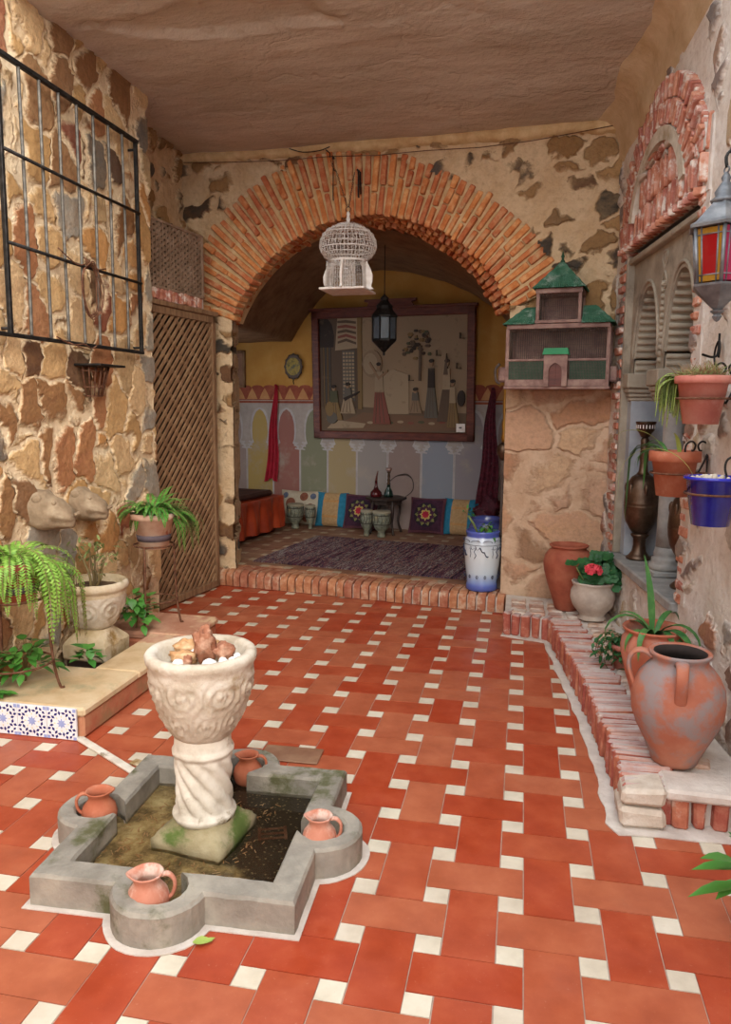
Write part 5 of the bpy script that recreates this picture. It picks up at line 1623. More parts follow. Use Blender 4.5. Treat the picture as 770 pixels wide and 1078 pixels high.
# low sofa with red cloth
sf = rootat('sofa', 'low sofa along the alcove wall', 'sofa', BACK, -2.13, .55, .131)
sf['label'] = 'low sofa draped in shiny rust red cloth on the left of the alcove'
b = MB(); b.cbox(-.52, .50, .04, 1.36, 0, .30, .03); b.build('base', M['dark_wood'], sf)
b = MB()
nx, ny = 60, 60; vs = []
def drape(u, v):
    # u across (0 wall .. 1.5), v along
    L_ = 1.08; 
    if u < L_: x = -.55+u; z = .395; 
    else: x = -.55+L_ + .02 + .05*(u-L_); z = .395-(u-L_)
    return x, z
for j in range(ny+1):
    v = -.06 + 1.50*j/ny
    for i in range(nx+1):
        u = 1.42*i/nx; x, z = drape(u, v)
        if u > 1.04: 
            k = min(1, (u-1.04)/.25); x += k*(.030*sin(v*22+u*3) + .015*sin(v*47)); z -= .0
            if u > 1.08: z = max(z, .01+.03*abs(sin(v*9)))
        z += .012*mnoise.noise(Vector((u*6, v*6, 0)))
        y = v
        vs.append((x, y, z))
b.add(vs, [(j*(nx+1)+i, j*(nx+1)+i+1, (j+1)*(nx+1)+i+1, (j+1)*(nx+1)+i) for j in range(ny) for i in range(nx)], 0, True)
# front flap
vs = []
for i in range(nx+1):
    for k in range(16):
        x = -.55 + 1.1*i/nx; z = .395 - .36*k/15
        vs.append((x + (.02 if i > nx-3 else 0), -.06 - .035*(k/15) - (.025*sin(x*20+k*.2) + .012*sin(x*43))*min(1, k/5), z + .02*sin(x*8)*(k/15)))
b.add(vs, [(i*16+k, i*16+k+1, (i+1)*16+k+1, (i+1)*16+k) for i in range(nx) for k in range(15)], 0, True)
b.build('cloth_cover', mottle('rust red satin', ['#7c2c18', '#98381e', '#ac4626'], 4, .38, .2, 30, sheen=.0) if 0 else mottle('rust red satin', ['#7c2c18', '#98381e', '#ac4626'], 4, .38, .2, 30), sf)
b = MB(); b.cbox(-.50, .46, .02, 1.34, .395, .455, .025); b.noise_push(.008, 6); b.build('seat_throw', mottle('dark brown throw', ['#38201a', '#4a2a20'], 5, .8, .3), sf, label='dark brown throw on the seat')
# cushions
def cushion(name, u, d, w, h, lean, label, mats_, deco, rot=0):
    t = rootat('cushion', label, 'cushion', BACK, u, d, .133, rot)
    b = MB(); n = 16; vs = []
    for side in (-1, 1):
        for j in range(n+1):
            for i in range(n+1):
                x, z = (i/n-.5), (j/n-.5)
                bulge = (max(0, 1-(2*x)**2)*max(0, 1-(2*z)**2))**.42
                pin = 1 - .06*(1-(2*x)**2 if abs(z) > .3 else 0)*abs(2*z) - .06*(1-(2*z)**2)*abs(2*x)**3
                vs.append((x*w*pin, side*.065*bulge, h/2 + z*h*(1-.06*(1-(2*x)**2)*abs(2*z)**3)))
    m1 = (n+1)**2
    MMc = Rx(-lean)
    f1 = [(j*(n+1)+i, j*(n+1)+i+1, (j+1)*(n+1)+i+1, (j+1)*(n+1)+i) for j in range(n) for i in range(n)]
    def mi_of(f):
        i = f[0] % (n+1); j = f[0]//(n+1)
        return deco((i+.5)/n-.5, (j+.5)/n-.5)
    for f in f1: b_add.append((f, mi_of(f)))
    b.v = [tuple(MMc @ Vector(p)) for p in vs]
    for f, mi in b_add:
        b.f.append(list(f)); b.mi.append(mi); b.sm.append(True)
        b.f.append([q+m1 for q in f][::-1]); b.mi.append(mi); b.sm.append(True)
    b_add.clear()
    b.build('cover', mats_, t)
    return t, MMc
b_add = []
cream_c = mottle('cream cushion linen', ['#a89c88', '#b8ac98'], 20, .95, .3, 200); blue_c = mottle('turquoise cloth', ['#1e6684', '#2a7896'], 20, .9, .2, 200)
beige_c = mottle('tan woven cloth', ['#9a7c56', '#b09068'], 40, .95, .3, 200); purp_c = mottle('plum cloth', ['#341a2a', '#44243a'], 20, .95, .3, 200)
c0, MC = cushion('cushion', -1.62, 2.42, .52, .40, .25, 'cream cushion with brown and blue discs beside the sofa', [cream_c], lambda x, z: 0)
def disc(parent, MMc, x, z, r, mat, name='disc', w=.52, h=.40, star=None, lift=0):
    b = MB(); n = 20
    yy = lambda a, c: -.067*(max(0, 1-(2*a/w)**2)*max(0, 1-(2*c/h)**2))**.42 - .004 - lift
    pts = [(x, yy(x, z), z)]; rings = 3
    for q in range(1, rings+1):
        for i in range(n):
            a = 2*PI*i/n; k = star(a) if star else 1
            px_, pz_ = x + r*q/rings*k*cos(a), z + r*q/rings*k*sin(a)
            px_ = max(-w/2+.005, min(w/2-.005, px_)); pz_ = max(-h/2+.005, min(h/2-.005, pz_))
            pts.append((px_, yy(px_, pz_), pz_))
    pts = [(p[0], p[1], p[2]+h/2) for p in pts]
    fs = [(0, 1+(i+1) % n, 1+i) for i in range(n)] + [(1+q*n+i, 1+q*n+(i+1) % n, 1+(q+1)*n+(i+1) % n, 1+(q+1)*n+i) for q in range(rings-1) for i in range(n)]
    b.add(pts, fs, 0, True, MMc); return b.build(name, mat, parent)
brn = mottle('brown disc print', ['#6e4030', '#84523e'], 30, .95); bl2 = mottle('slate disc print', ['#4c5468', '#5c6478'], 30, .95)
for (x, z, r, m_) in ((-.10, .04, .062, brn), (.06, .12, .05, brn), (.02, -.0, .04, bl2), (-.18, .13, .035, bl2), (-.06, -.12, .055, bl2), (.15, .0, .045, brn), (.17, .13, .035, bl2), (-.21, -.06, .04, brn), (.10, -.13, .04, brn)): disc(c0, MC, x, z, r, m_, 'printed_disc')
stripe = lambda x, z: 1 if abs(x) > .27 else (2 if abs(abs(z)-.22) < .02 or abs(z) < .02 else 0)
cushion('cushion', -1.215, 2.40, .38, .40, .28, 'blue edged tan cushion between the discs cushion and a plum one', [beige_c, blue_c, mottle('tan stripe', ['#a07848', '#b88a58'], 30, .95)], stripe, .05)
cushion('cushion', .275, 2.40, .38, .40, .28, 'blue edged tan cushion at the right end of the row', [beige_c, blue_c, mottle('tan stripe b', ['#a07848', '#b88a58'], 30, .95)], stripe, -.05)
for (u, lab) in ((-.85, 'plum cushion with a flower medallion, left of the small table'), (-.08, 'plum cushion with a flower medallion, right of the small table')):
    c1, MC = cushion('cushion', u, 2.36, .40, .40, .3, lab, [purp_c, mottle('dark red border', ['#54303a', '#643a44'], 30, .95)], lambda x, z: 1 if max(abs(x), abs(z)) > .42 and max(abs(x), abs(z)) < .48 else 0)
    med = []
    def dd(r, m_, nm, st=None, lift=0): return disc(med[0] if med else c1, MC, 0, 0, r, m_, nm, .40, .40, st, lift)
    med_ = dd(.135, mottle('medallion dark', ['#241822', '#2c2030'], 30, .95), 'medallion_ground', None, .0005); med.append(med_)
    dd(.125, mottle('medallion olive', ['#6a6a3c', '#7c7848'], 30, .95), 'outer_petals', lambda a: .86+.14*cos(10*a), .001)
    dd(.098, mottle('medallion plum', ['#3a1a30', '#44203a'], 30, .95), 'petal_ring', lambda a: .92+.08*cos(10*a+PI), .0018)
    dd(.072, mottle('medallion gold', ['#a08a4c', '#b49c5c'], 30, .95), 'inner_petals', lambda a: .8+.2*cos(8*a), .0026)
    dd(.045, mottle('medallion red', ['#8c1c30', '#a8283c'], 30, .95), 'flower_heart', lambda a: .85+.15*cos(8*a), .0034)
# table
tb_ = rootat('side_table', 'small dark round wooden table between the plum cushions', 'table', BACK, -.50, 2.26, .133)
b = MB(); b.lathe([(0, .365), (.215, .365), (.225, .372), (.225, .388), (.215, .393), (0, .393)], 8, smooth=False, M=Rz(PI/8)); b.build('table_top', M['table_wood'], tb_)
b = MB(); b.lathe([(.17, .32), (.175, .365)], 8, smooth=False, M=Rz(PI/8), cap=True); b.build('apron', M['table_wood'], tb_)
for i in range(4):
    a = PI/4 + i*PI/2
    b = MB(); b.tube([(.15*cos(a), .15*sin(a), .365), (.17*cos(a), .17*sin(a), .25), (.15*cos(a), .15*sin(a), .12), (.19*cos(a), .19*sin(a), 0)], [.018, .014, .012, .015], 8); b.build('leg', M['table_wood'], tb_)
hk = rootat('hookah', 'small hookah water pipe standing on the dark side table', 'hookah', BACK, -.475, 2.27, .528)
gg = NT('green dark glass'); gg.bsdf(col='#1e3a34', rough=.15, trans=.3)
b = MB(); b.lathe([(0, 0), (.048, 0), (.052, .02), (.042, .06), (.02, .10), (.018, .13)], 20); b.build('vase', gg.m, hk)
b = MB(); b.lathe([(.016, .125), (.022, .14), (.012, .16), (.018, .18), (.010, .20), (.016, .22), (.010, .25), (.020, .262), (.024, .27)], 14); b.build('stem', M['brass'], hk)
b = MB(); b.lathe([(.012, .27), (.03, .285), (.034, .305), (.03, .31), (.02, .30)], 16); b.tube([(0, 0, .30), (.0, 0, .345)], .006, 6); b.build('bowl', M['house_wood'], hk)
b = MB(); b.tube([(.02, -.02, .17), (.09, -.03, .225), (.16, -.03, .245), (.22, -.03, .245), (.27, -.02, .20), (.285, -.02, .12), (.26, -.02, .06), (.21, -.02, .02), (.19, -.02, .0)], [.004, .005, .011, .011, .005, .005, .005, .004, .004], 8); b.build('hose', M['table_wood'], hk)
bt = rootat('bottle', 'dark red long necked bottle beside the hookah', 'bottle', BACK, -.60, 2.22, .528)
b = MB(); b.lathe([(0, 0), (.06, 0), (.065, .02), (.06, .05), (.03, .08), (.016, .12), (.014, .17)], 20); b.build('body', mottle('wine red glass', ['#3a1216', '#54181c'], 8, .2, 0), bt)
b = MB(); b.tube([(0, 0, .165), (.006, 0, .22), (.02, 0, .28)], [.014, .010, .004], 10); b.build('stopper', M['dark_wood'], bt)
# ceramic drums
dm = mottle('grey green ceramic', ['#5c6052', '#74786a', '#8a8c7c'], 30, .6, .2, stain=('#9a9070', 20, .55, .65))
dp = mottle('pale drum skin', ['#8c8674', '#a09884'], 10, .8)
def drum(u, d, r, h, label):
    t = rootat('goblet_drum', label, 'drum', BACK, u, d, .133, 0, 'ceramic drums in front of the cushions')
    b = MB(); b.lathe([(0, 0), (r*.42, 0), (r*.48, h*.05), (r*.38, h*.14), (r*.42, h*.22), (r*.75, h*.34), (r*.98, h*.5), (r*1.03, h*.66), (r*.98, h*.86), (r*.95, h*.92)], 28, rf=lambda a, z, q: q*(1+.012*cos(18*a)*(1 if .4*h < z < .8*h else 0))); sh_o = b.build('shell', dm, t)
    b = MB(); b.lathe([(r*.95, h*.90), (r*1.02, h*.93), (r*1.0, h*.99), (r*.9, h), (0, h)], 28); b.build('drum_skin', dp, t)
    b = MB()
    for zf in (.5, .84): b.tube([(r*1.03*cos(a), r*1.03*sin(a), h*zf) for a in [2*PI*i/24 for i in range(24)]], .004, 4, closed=True)
    for i in range(14):
        a = 2*PI*i/14; b.tube([(r*1.03*cos(a), r*1.03*sin(a), h*.5), (r*1.06*cos(a+.2), r*1.06*sin(a+.2), h*.68), (r*1.02*cos(a), r*1.02*sin(a), h*.9)], .0025, 4)
    b.build('cord', M['table_wood'], sh_o)
drum(-1.53, 2.15, .093, .28, 'wider grey ceramic drum by the discs cushion'); drum(-1.36, 2.18, .056, .27, 'slim grey ceramic drum beside the blue edged cushion')
drum(-.62, 1.99, .066, .28, 'slim ceramic drum in front of the small table, on the left'); drum(-.45, 1.98, .095, .28, 'wide ceramic drum in front of the small table, on the right')
# rag rug
rg = NT('striped rag rug')
o_ = rg.obj(); 
st_ = rg.noise(rg.map(o_, (9, .7, 1), rot=(0, 0, -.5)), 3, 3, .7)
c_ = rg.ramp(st_, [(.30, '#2c2430'), (.38, '#74424e'), (.43, '#34384c'), (.47, '#a07c74'), (.51, '#44303c'), (.55, '#9c9490'), (.60, '#64384a'), (.68, '#3c5048')], 'CONSTANT')
c_ = rg.mix(rg.step(rg.noise(rg.map(o_, (30, 9, 1), rot=(0, 0, -.5)), 4, 3, .7), .45, .7, 0, .7), c_, '#4c3c48')
rg.bsdf(col=c_, rough=.95, spec=.1, normal=rg.bump(rg.noise(rg.map(o_, (60, 6, 1), rot=(0, 0, -.5)), 4, 3, .6), .8, .01))
b = MB(); b.v = []; n1, n2 = 60, 40; vs = []
for j in range(n2+1):
    for i in range(n1+1):
        u = -1.08+2.16*i/n1; d = .33+1.42*j/n2
        e = .02*mnoise.noise(Vector((u*3, d*7, 0)))
        vs.append((u+(e if i in (0, n1) else 0), d+e*(1 if j in (0, n2) else .2), .142+.005*mnoise.noise(Vector((u*7, d*9, 1)))))
b.add(vs, [(j*(n1+1)+i, j*(n1+1)+i+1, (j+1)*(n1+1)+i+1, (j+1)*(n1+1)+i) for j in range(n2) for i in range(n1)], 0, True)
b.cbox(-1.075, 1.075, .335, 1.745, .131, .140, .003)
# stripes run obliquely towards the viewer
o = b.build('rag_rug', rg.m); BACK.place(o); tag(o, 'dark multicoloured striped rag rug on the alcove floor', 'rug')
# blue and white vases at the right end of the step
def vase_mat(dark=False):
    N = NT('painted blue and white vase')
    o = N.obj(); s = N.n('SeparateXYZ', {0: o}); z = s.outputs[2]
    c = N.ramp(N.math('MULTIPLY', z, 2.2), [(0, '#4454a0'), (.09, '#5c70bc'), (.16, '#8ca4d4'), (.30, '#c4d4e0'), (.60, '#d4dce0'), (.80, '#c8d2dc'), (.88, '#c0cce0'), (.90, '#4c5cae'), (1, '#5866b4')] if not dark else [(0, '#4a5490'), (.5, '#5c68a4'), (.9, '#404a88')])
    N.bsdf(col=c, rough=.25, coat=.4)
    return N.m
def vase(x, y, z, s, label, dark, group=None):
    t = thing('ceramic_vase', label, 'vase', (x, y, z), 0)
    b = MB(); b.lathe([(0, 0), (.112, 0), (.120, .012), (.116, .045), (.112, .06), (.118, .12), (.128, .20), (.136, .28), (.138, .34), (.132, .385), (.122, .405), (.120, .425), (.128, .44), (.124, .45), (.112, .44), (.108, .40), (.11, .36)], 48); b.build('body', vase_mat(dark), t)
    navy = mottle('navy brushwork', ['#28304c', '#323c5c'], 8, .3)
    b = MB()
    rad = lambda z_: .1395
    def stroke(pts, w):
        b.tube([( .0+(.139 if .28 < zz < .36 else .131+.03*zz)*cos(a), (.139 if .28 < zz < .36 else .131+.03*zz)*sin(a), zz) for a, zz in pts], w, 5, flat=.5)
    stroke([(2*PI*i/40, .352) for i in range(41)], .003)
    if not dark:
        for k in range(10):
            a0_ = 2*PI*k/10; stroke([(a0_+.25*cos(t), .375+.014*sin(t)) for t in [PI*i/6 for i in range(7)]], .0035)
        for k in range(5):
            a0_ = 2*PI*k/5 - 2.2
            stroke([(a0_+.02*sin(q*2), .345-.014*q) for q in range(7)], .0035); stroke([(a0_+.28+.05*sin(q*1.5), .345-.013*q) for q in range(8)], .0045)
            stroke([(a0_+.5+.07*q, .335-.010*q+.008*sin(q*2)) for q in range(8)], .0055+.002)
            stroke([(a0_-.1+.1*q, .325+.006*sin(q*2.2)) for q in range(8)], .0025)
        for k in range(14):
            a0_ = 2*PI*k/14; stroke([(a0_+.05*cos(t), .115+.011*sin(t)) for t in [2*PI*i/6 for i in range(7)]], .004)
    b.build('brushwork', navy, t)
    soil_disc(t, .108, .40)
    t.scale = (s, s, s)
    return t
vs_p = BACK.P(1.02, .085)
vz1 = vase(vs_p.x, vs_p.y, .135, 1.0, 'white vase with blue floral painting at the right end of the brick step', False)
b = MB(); rn = random.Random(6)
bush(b, (.03, -.02, .44), 34, .07, .05, .026, 5)
b.tube([(-.03, -.03, .41), (-.07, -.04, .50), (-.11, -.04, .56)], .009, 6, 1)
for q in range(16): leaf(b, (-.11+rn.uniform(-.04, .04), -.04+rn.uniform(-.03, .03), .57+rn.uniform(-.02, .04)), (rn.uniform(-1, 1), rn.uniform(-1, 1), rn.uniform(-.3, 1)), .045, .014)
b.build('succulent_plant', [M['ivy'], M['dusty_leaf']], vz1)
p_ = BACK.P(.94, .60); vase(p_.x, p_.y, .135, 1.05, 'second blue painted vase standing behind the white vase', True)
# ------------------------------------------------------------------ right side
def RP(v, n, z=0): return RIGHT.P(v, -n, z)
# ---- brick bench along the wall
bn = thing('brick_bench', 'low whitewashed brick bench running along the foot of the right wall', 'bench', (.5, .8, 0))
BX, BY = .5, .8
BH = .15
edge = [(-.10, 1.93), (.19, 1.85), (.255, 1.3), (.315, .80), (.375, .10), (.385, -.34)]
front = [(.385, -.36), (.86, -.32)]
back = [(.87, -.32), (.56, 2.38), (-.09, 2.50)]
b = MB()
poly = edge + front[1:] + back
def inset(p, k):
    c = Vector((.55, .9)); v = (c-Vector(p)); v.normalize(); return (p[0]+v.x*k, p[1]+v.y*k)
pin = [(-.09, 1.956), (.205, 1.875)] + [(p[0]+.02, p[1]) for p in edge[2:5]] + [(.405, -.32)] + [(.86, -.30)] + back[0:1] + back[1:]
n = len(pin)
b.add([(x-BX, y-BY, 0.001) for x, y in pin] + [(x-BX, y-BY, BH-.012) for x, y in pin], [(i, (i+1) % n, n+(i+1) % n, n+i) for i in range(n)] + [tuple(n+i for i in range(n))])
b.build('mortar_core', M['mortar_pale'], bn)
b = MB(); ap = []
for (x, y) in [(-.12, 1.90), (.16, 1.81), (.215, 1.3), (.27, .80), (.33, .10), (.33, -.36), (.37, -.43), (.88, -.40), (.86, -.30), (.40, -.30), (.3, 1.8), (-.1, 1.98)]: ap.append((x-BX, y-BY))
fp = []
for i in range(9):
    a, c = ap[i], ap[(i+1)]
    for k in range(8):
        x, y = a[0]+(c[0]-a[0])*k/8, a[1]+(c[1]-a[1])*k/8; fp.append((x+.02*mnoise.noise(Vector((x*7, y*7, 2))), y+.014*mnoise.noise(Vector((x*7, y*7, 5)))))
fp += ap[9:]
b.add([(x, y, z) for z in (.0012, .006) for x, y in fp], [tuple(range(len(fp), 2*len(fp)))] + [(i, (i+1) % len(fp), len(fp)+(i+1) % len(fp), len(fp)+i) for i in range(len(fp))])
b.build('cement_apron', M['mortar_pale'], bn)
b = MB()
def brick_run(p, q, w, depth, h0, h1, mi=0, gap=.014, jit=.005, tw=.0):
    """bricks standing side by side from p to q; each reaches 'depth' inwards (left of direction is inside)"""
    p, q = Vector(p), Vector(q); L = (q-p).length; d = (q-p)/L; nrm = Vector((-d.y, d.x))
    s = 0
    while s < L-.02:
        ww = w*R.uniform(.85, 1.12)
        ang = math.atan2(d.y, d.x) + R.uniform(-.04, .04)
        c = p + d*s
        MMb = T(c.x-BX, c.y-BY, 0) @ Rz(ang)
        b.cbox(0, min(ww, L-s), R.uniform(-.006, .008), depth*R.uniform(.9, 1.05), h0, h1+R.uniform(-.005, .006), .009, mi, MMb, jit=jit)
        s += ww+gap
for a, c in zip(edge[1:], edge[2:]): brick_run(a, c, .034, .20, .004, BH+.004, 0, gap=.013)
brick_run(edge[0], edge[1], .05, .12, .004, BH+.002, 1)
# front row of soldiers after the white stones
brick_run((.56, -.355), (.90, -.32), .052, .16, .004, BH-.02, 1, gap=.022)
# pale stretchers laid flat on top behind the edge row
def topbrick(x, y, ang, L_, w, mi=2):
    b.cbox(-L_/2, L_/2, -w/2, w/2, BH-.03, BH+.002+R.uniform(-.003, .004), .007, mi, T(x-BX, y-BY, 0) @ Rz(ang), jit=.004)
yy = 1.78
while yy > -.18:
    xe = .385 - (yy+.34)*.0875
    for k in range(3):
        xx = xe + .30 + k*.155
        if xx < .80 - (yy+.3)*.118: topbrick(xx, yy+R.uniform(-.01, .01), R.uniform(-.06, .06)-.1, .145, .082, 2)
    yy -= .098
for xx in (0.0, .12, .24, .36, .5):
    for k in range(3): topbrick(xx, 2.03+k*.13-.16*xx, PI/2+R.uniform(-.05, .05), .12, .10, 2)
bm = b
b = MB()
b.build
bm.noise_push(.003, 25)
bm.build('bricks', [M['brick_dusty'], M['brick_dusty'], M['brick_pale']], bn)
for (x0, x1, y0, y1, z0, z1) in ((.380, .53, -.375, -.24, .085, .150), (.372, .535, -.385, -.22, .012, .080)):
    b = MB(); b.cbox(x0-BX, x1-BX, y0-BY, y1-BY, z0, z1, .014); b.noise_push(.013, 11); b.build('corner_stone', M['pot_grey'] if 0 else mottle('chalky corner stone', ['#b0a090', '#c6b8a8', '#d6ccc0'], 7, .95, .8, 40, bdist=.008), bn, label='white corner stone')
b = MB(); b.cbox(.53-BX, .92-BX, -.37-BY, -.20-BY, BH-.035, BH+.004, .01); b.noise_push(.006, 10); b.build('front_slab', M['mortar_pale'], bn)

# ---- jars on the bench
def at_label(o, label, cat): o['label'] = label; o['category'] = cat
bj = thing('two_handled_jar', 'large burnt terracotta jar with two handles at the front end of the bench', 'jar', (.60, -.11, .155), math.radians(0))
b = MB()
prof = [(0, 0), (.080, 0), (.086, .008), (.092, .03), (.115, .08), (.145, .14), (.166, .20), (.171, .25), (.164, .30), (.145, .345), (.120, .375), (.104, .39), (.100, .40), (.102, .412), (.112, .424), (.114, .432), (.108, .438), (.096, .432), (.088, .415), (.088, .40), (.10, .385), (.13, .34), (.15, .28), (.15, .2), (.12, .1)]
b.lathe(prof, 56, rf=lambda a, z, r: r*(1+.012*sin(z*70)*.3) , mis=[0]*17 + [1]*7); b.noise_push(.002, 14)
b.build('body', [M['jar_big'], M['inside_dark']], bj)
for a in (math.radians(172), math.radians(262)):
    b = MB()
    ca, sa = cos(a), sin(a)
    pts = [(.098, .405), (.130, .425), (.165, .418), (.182, .385), (.180, .345), (.166, .305), (.158, .285)]
    b.tube([(r*ca, r*sa, z) for r, z in pts], [.026, .025, .022, .021, .021, .022, .026], 10, flat=.42); b.build('handle', M['jar_big'], bj)
aj = thing('potted_plant', 'tall red clay jar with strap leaved plant, just behind the two handled jar', 'potted plant', (.58, .36, .152))
b = MB(); b.lathe([(0, 0), (.060, 0), (.064, .01), (.080, .08), (.110, .18), (.133, .27), (.138, .31), (.132, .345), (.120, .365), (.118, .375), (.130, .385), (.134, .393), (.130, .398), (.118, .390), (.112, .37), (.115, .33)], 48); b.noise_push(.002, 14)
b.build('jar', M['jar_aloe'], aj); soil_disc(aj, .112, .35)
b = MB()
for (az, L_, w, rise, droop) in ((1.9, .36, .034, 1.45, .35), (3.3, .34, .034, 1.15, 2.6), (2.7, .22, .03, 1.2, 1.6), (-.9, .27, .05, .75, 1.9), (2.3, .2, .04, .9, 2.0), (-1.2, .22, .034, .9, 2.4), (4.2, .26, .032, .9, 2.6), (.9, .26, .03, 1.1, 1.7), (3.7, .2, .03, .7, 2.0), (-.8, .2, .04, .5, 1.6), (5.6, .3, .035, 1.0, 2.2)):
    strap(b, (.015*cos(az), .015*sin(az), .355), az, L_, w, rise, droop)
b.build('strap_leaves', M['strap'], aj)
# trailing plant in low pot
tpn = thing('potted_plant', 'small terracotta pot with trailing dark green plant between the geranium and the tall red jar', 'potted plant', (.565, .98, .152))
b = MB(); b.lathe(pot_profile(.065, .090, .13, .008, .025), 36); b.build('pot', M['pot_pink'], tpn); soil_disc(tpn, .076, .105)
b = MB(); rn = random.Random(12)
for k in range(16):
    az = rn.uniform(2.4, 4.6); L_ = rn.uniform(.14, .28)
    pts = []; c = Vector((0, 0, .12)); el = rn.uniform(.4, 1.2)
    for i in range(9):
        pts.append(c.copy()); c = c + Vector((cos(az)*cos(el), sin(az)*cos(el), sin(el)))*L_/8; el -= .36
    b.tube(pts, .002, 4, 1)
    for p in pts[1:]:
        for q in range(2): leaf(b, p, (rn.uniform(-1, 1), rn.uniform(-1, 1), rn.uniform(-.7, .4)), rn.uniform(.03, .048), .018)
b.build('trailing_stems', [M['pelarg'], M['stem']], tpn)
# geranium
gp = thing('potted_geranium', 'round grey washed pot with a coral pink flowering geranium on the bench', 'potted plant', (.462, 1.92, .152))
b = MB(); b.lathe([(0, 0), (.085, 0), (.09, .01), (.075, .02), (.085, .04), (.125, .09), (.140, .14), (.136, .185), (.122, .215), (.132, .235), (.136, .243), (.130, .248), (.115, .236), (.11, .21)], 44); b.noise_push(.002, 14); b.build('pot', M['pot_grey'], gp)
soil_disc(gp, .112, .21)
b = MB(); rn = random.Random(21)
def gleaf(mb, p, nrm, r):
    nrm = Vector(nrm).normalized(); s = nrm.cross(Vector((0, 0, 1)) if abs(nrm.z) < .9 else Vector((1, 0, 0))).normalized(); t = nrm.cross(s)
    n = 18; vs = [Vector(p) - nrm*r*.12]
    for i in range(n):
        a = 2*PI*i/n; k = r*(1+.10*cos(6*a))*(.55 if i == 0 else 1)
        vs.append(Vector(p) + s*k*cos(a) + t*k*sin(a) + nrm*(.10*r*cos(6*a)))
    mb.add(vs, [(0, 1+i, 1+(i+1) % n) for i in range(n)], 0, True)
for k in range(120):
    a = rn.uniform(0, 2*PI); q = rn.uniform(0, 1)**.5; 
    x, y = .15*q*cos(a)+.05, .13*q*sin(a)+.03; z = .25 + .17*(1-q*q) + rn.uniform(-.05, .03)
    gleaf(b, (x, y, z), (x*2-.3, y*2-.7, rn.uniform(.3, 1.2)), rn.uniform(.022, .036))
    if k % 5 == 0: b.tube([(x*.2, y*.2, .21), (x*.6, y*.6, (z+.21)/2), (x, y, z)], .003, 4, 1)
b.tube([(-.04, -.02, .22), (-.09, -.05, .30), (-.12, -.06, .36)], .004, 5, 1)
for (dx, dy, dz) in ((-.13, -.06, .37), (-.09, -.05, .385), (-.16, -.05, .37)): gleaf(b, (dx, dy, dz), (-.2, -.6, 1), .028)
b.build('leaves', [M['pelarg'], M['dusty_leaf']], gp)
b = MB(); rn = random.Random(3)
for k in range(46):
    a = rn.uniform(0, 2*PI); el = rn.uniform(-.6, 1.4); d = Vector((cos(a)*cos(el), sin(a)*cos(el), sin(el)))
    c = Vector((-.015, -.13, .345)) + Vector((d.x*.055, d.y*.035, d.z*.034))
    gleaf(b, c, d + Vector((rn.uniform(-.4, .4), rn.uniform(-.4, .4), rn.uniform(-.4, .4))), rn.uniform(.013, .018))
b.build('flower_head', M['pink_petal'], gp)
# tall jar at the back
tj = thing('clay_jar', 'tall smooth dark red clay jar at the back corner of the bench', 'jar', (.315, 2.13, .152))
b = MB(); b.lathe([(0, 0), (.070, 0), (.078, .01), (.100, .08), (.135, .18), (.158, .27), (.164, .32), (.155, .365), (.13, .40), (.112, .412), (.116, .425), (.126, .43), (.128, .438), (.120, .442), (.108, .43), (.104, .41), (.12, .38)], 48); b.noise_push(.0015, 10)
b.build('body', M['jar_dark'], tj)
b = MB()
b.lathe([(.128, .1605), (.1285, .166)], 40, cap=False)
b.build('groove_line', M['jar_big'], tj)

# ---- niche: arcade screen, column, urns
sc_ = rootat('arcade_screen', 'grey carved plaster arcade of two pointed arches filling the wall niche', 'arcade', RIGHT, 0, 0, 0)
def arch_shape(cx, hw, zs, rise, n=14):
    return [(cx - hw*cos(PI*i/n) if 1 else 0, zs + rise*sin(PI*i/n)**.85) for i in range(n+1)]
OP = ((.44, .93), (1.07, 1.54))
ZS = 1.78; ZB = 1.62; ZT = 2.43
Y0_, Y1_ = .035, .235
b = MB()
# spandrel plate built as columns of quads between arch line and the top
def top_of(v):
    for (a, c) in OP:
        if a < v < c:
            t = (v-(a+c)/2)/((c-a)/2); return ZS + .42*max(0, 1-abs(t)**2.1)**.55
    return ZB
vsn = []
NV = 150
xs = sorted(set([NV0 + (NV1-NV0)*i/NV for i in range(NV+1)] + [x for a in OP for x in (a[0]+.0005, a[1]-.0005, a[0]-.0005, a[1]+.0005)]))
for i in range(len(xs)-1):
    m_ = (xs[i]+xs[i+1])/2
    za, zb = top_of(xs[i]+1e-5), top_of(xs[i+1]-1e-5)
    inside = any(a < m_ < c for a, c in OP)
    if not inside: za = zb = ZB
    b.add([(xs[i], Y0_, za), (xs[i+1], Y0_, zb), (xs[i+1], Y0_, ZT), (xs[i], Y0_, ZT), (xs[i], Y1_, za), (xs[i+1], Y1_, zb), (xs[i+1], Y1_, ZT), (xs[i], Y1_, ZT)],
          [(0, 1, 2, 3), (4, 7, 6, 5), (0, 4, 5, 1), (3, 2, 6, 7)])
b.build('spandrel', M['plaster_grey'], sc_)
# ribbed intrados of each arch
for k, (a, c) in enumerate(OP):
    b = MB()
    z = ZB+.02
    nr = 0
    cx, hw = (a+c)/2, (c-a)/2
    bl, br = MB(), MB()
    while z < ZS+.42:
        zz = z+.016
        t = 1 if zz <= ZS else max(0, 1-((zz-ZS)/.42)**(1/.55))**(1/2.1)
        if t < .1: break
        xl, xr = cx-hw*t, cx+hw*t
        for (x, s, b) in ((xl, 1, bl), (xr, -1, br)):
            b.tube([(x+s*.003, Y0_+.012, zz), (x+s*.003, Y1_-.005, zz)], .017, 8, flat=.85)
        z += .040
    for s, x, b in ((1, a, bl), (-1, c, br)):
        b.box(min(x, x+s*.004), max(x, x+s*.004), Y0_+.005, Y1_, ZB, ZS); b.build('ribbed_soffit', M['plaster_grey'], sc_)
    pass
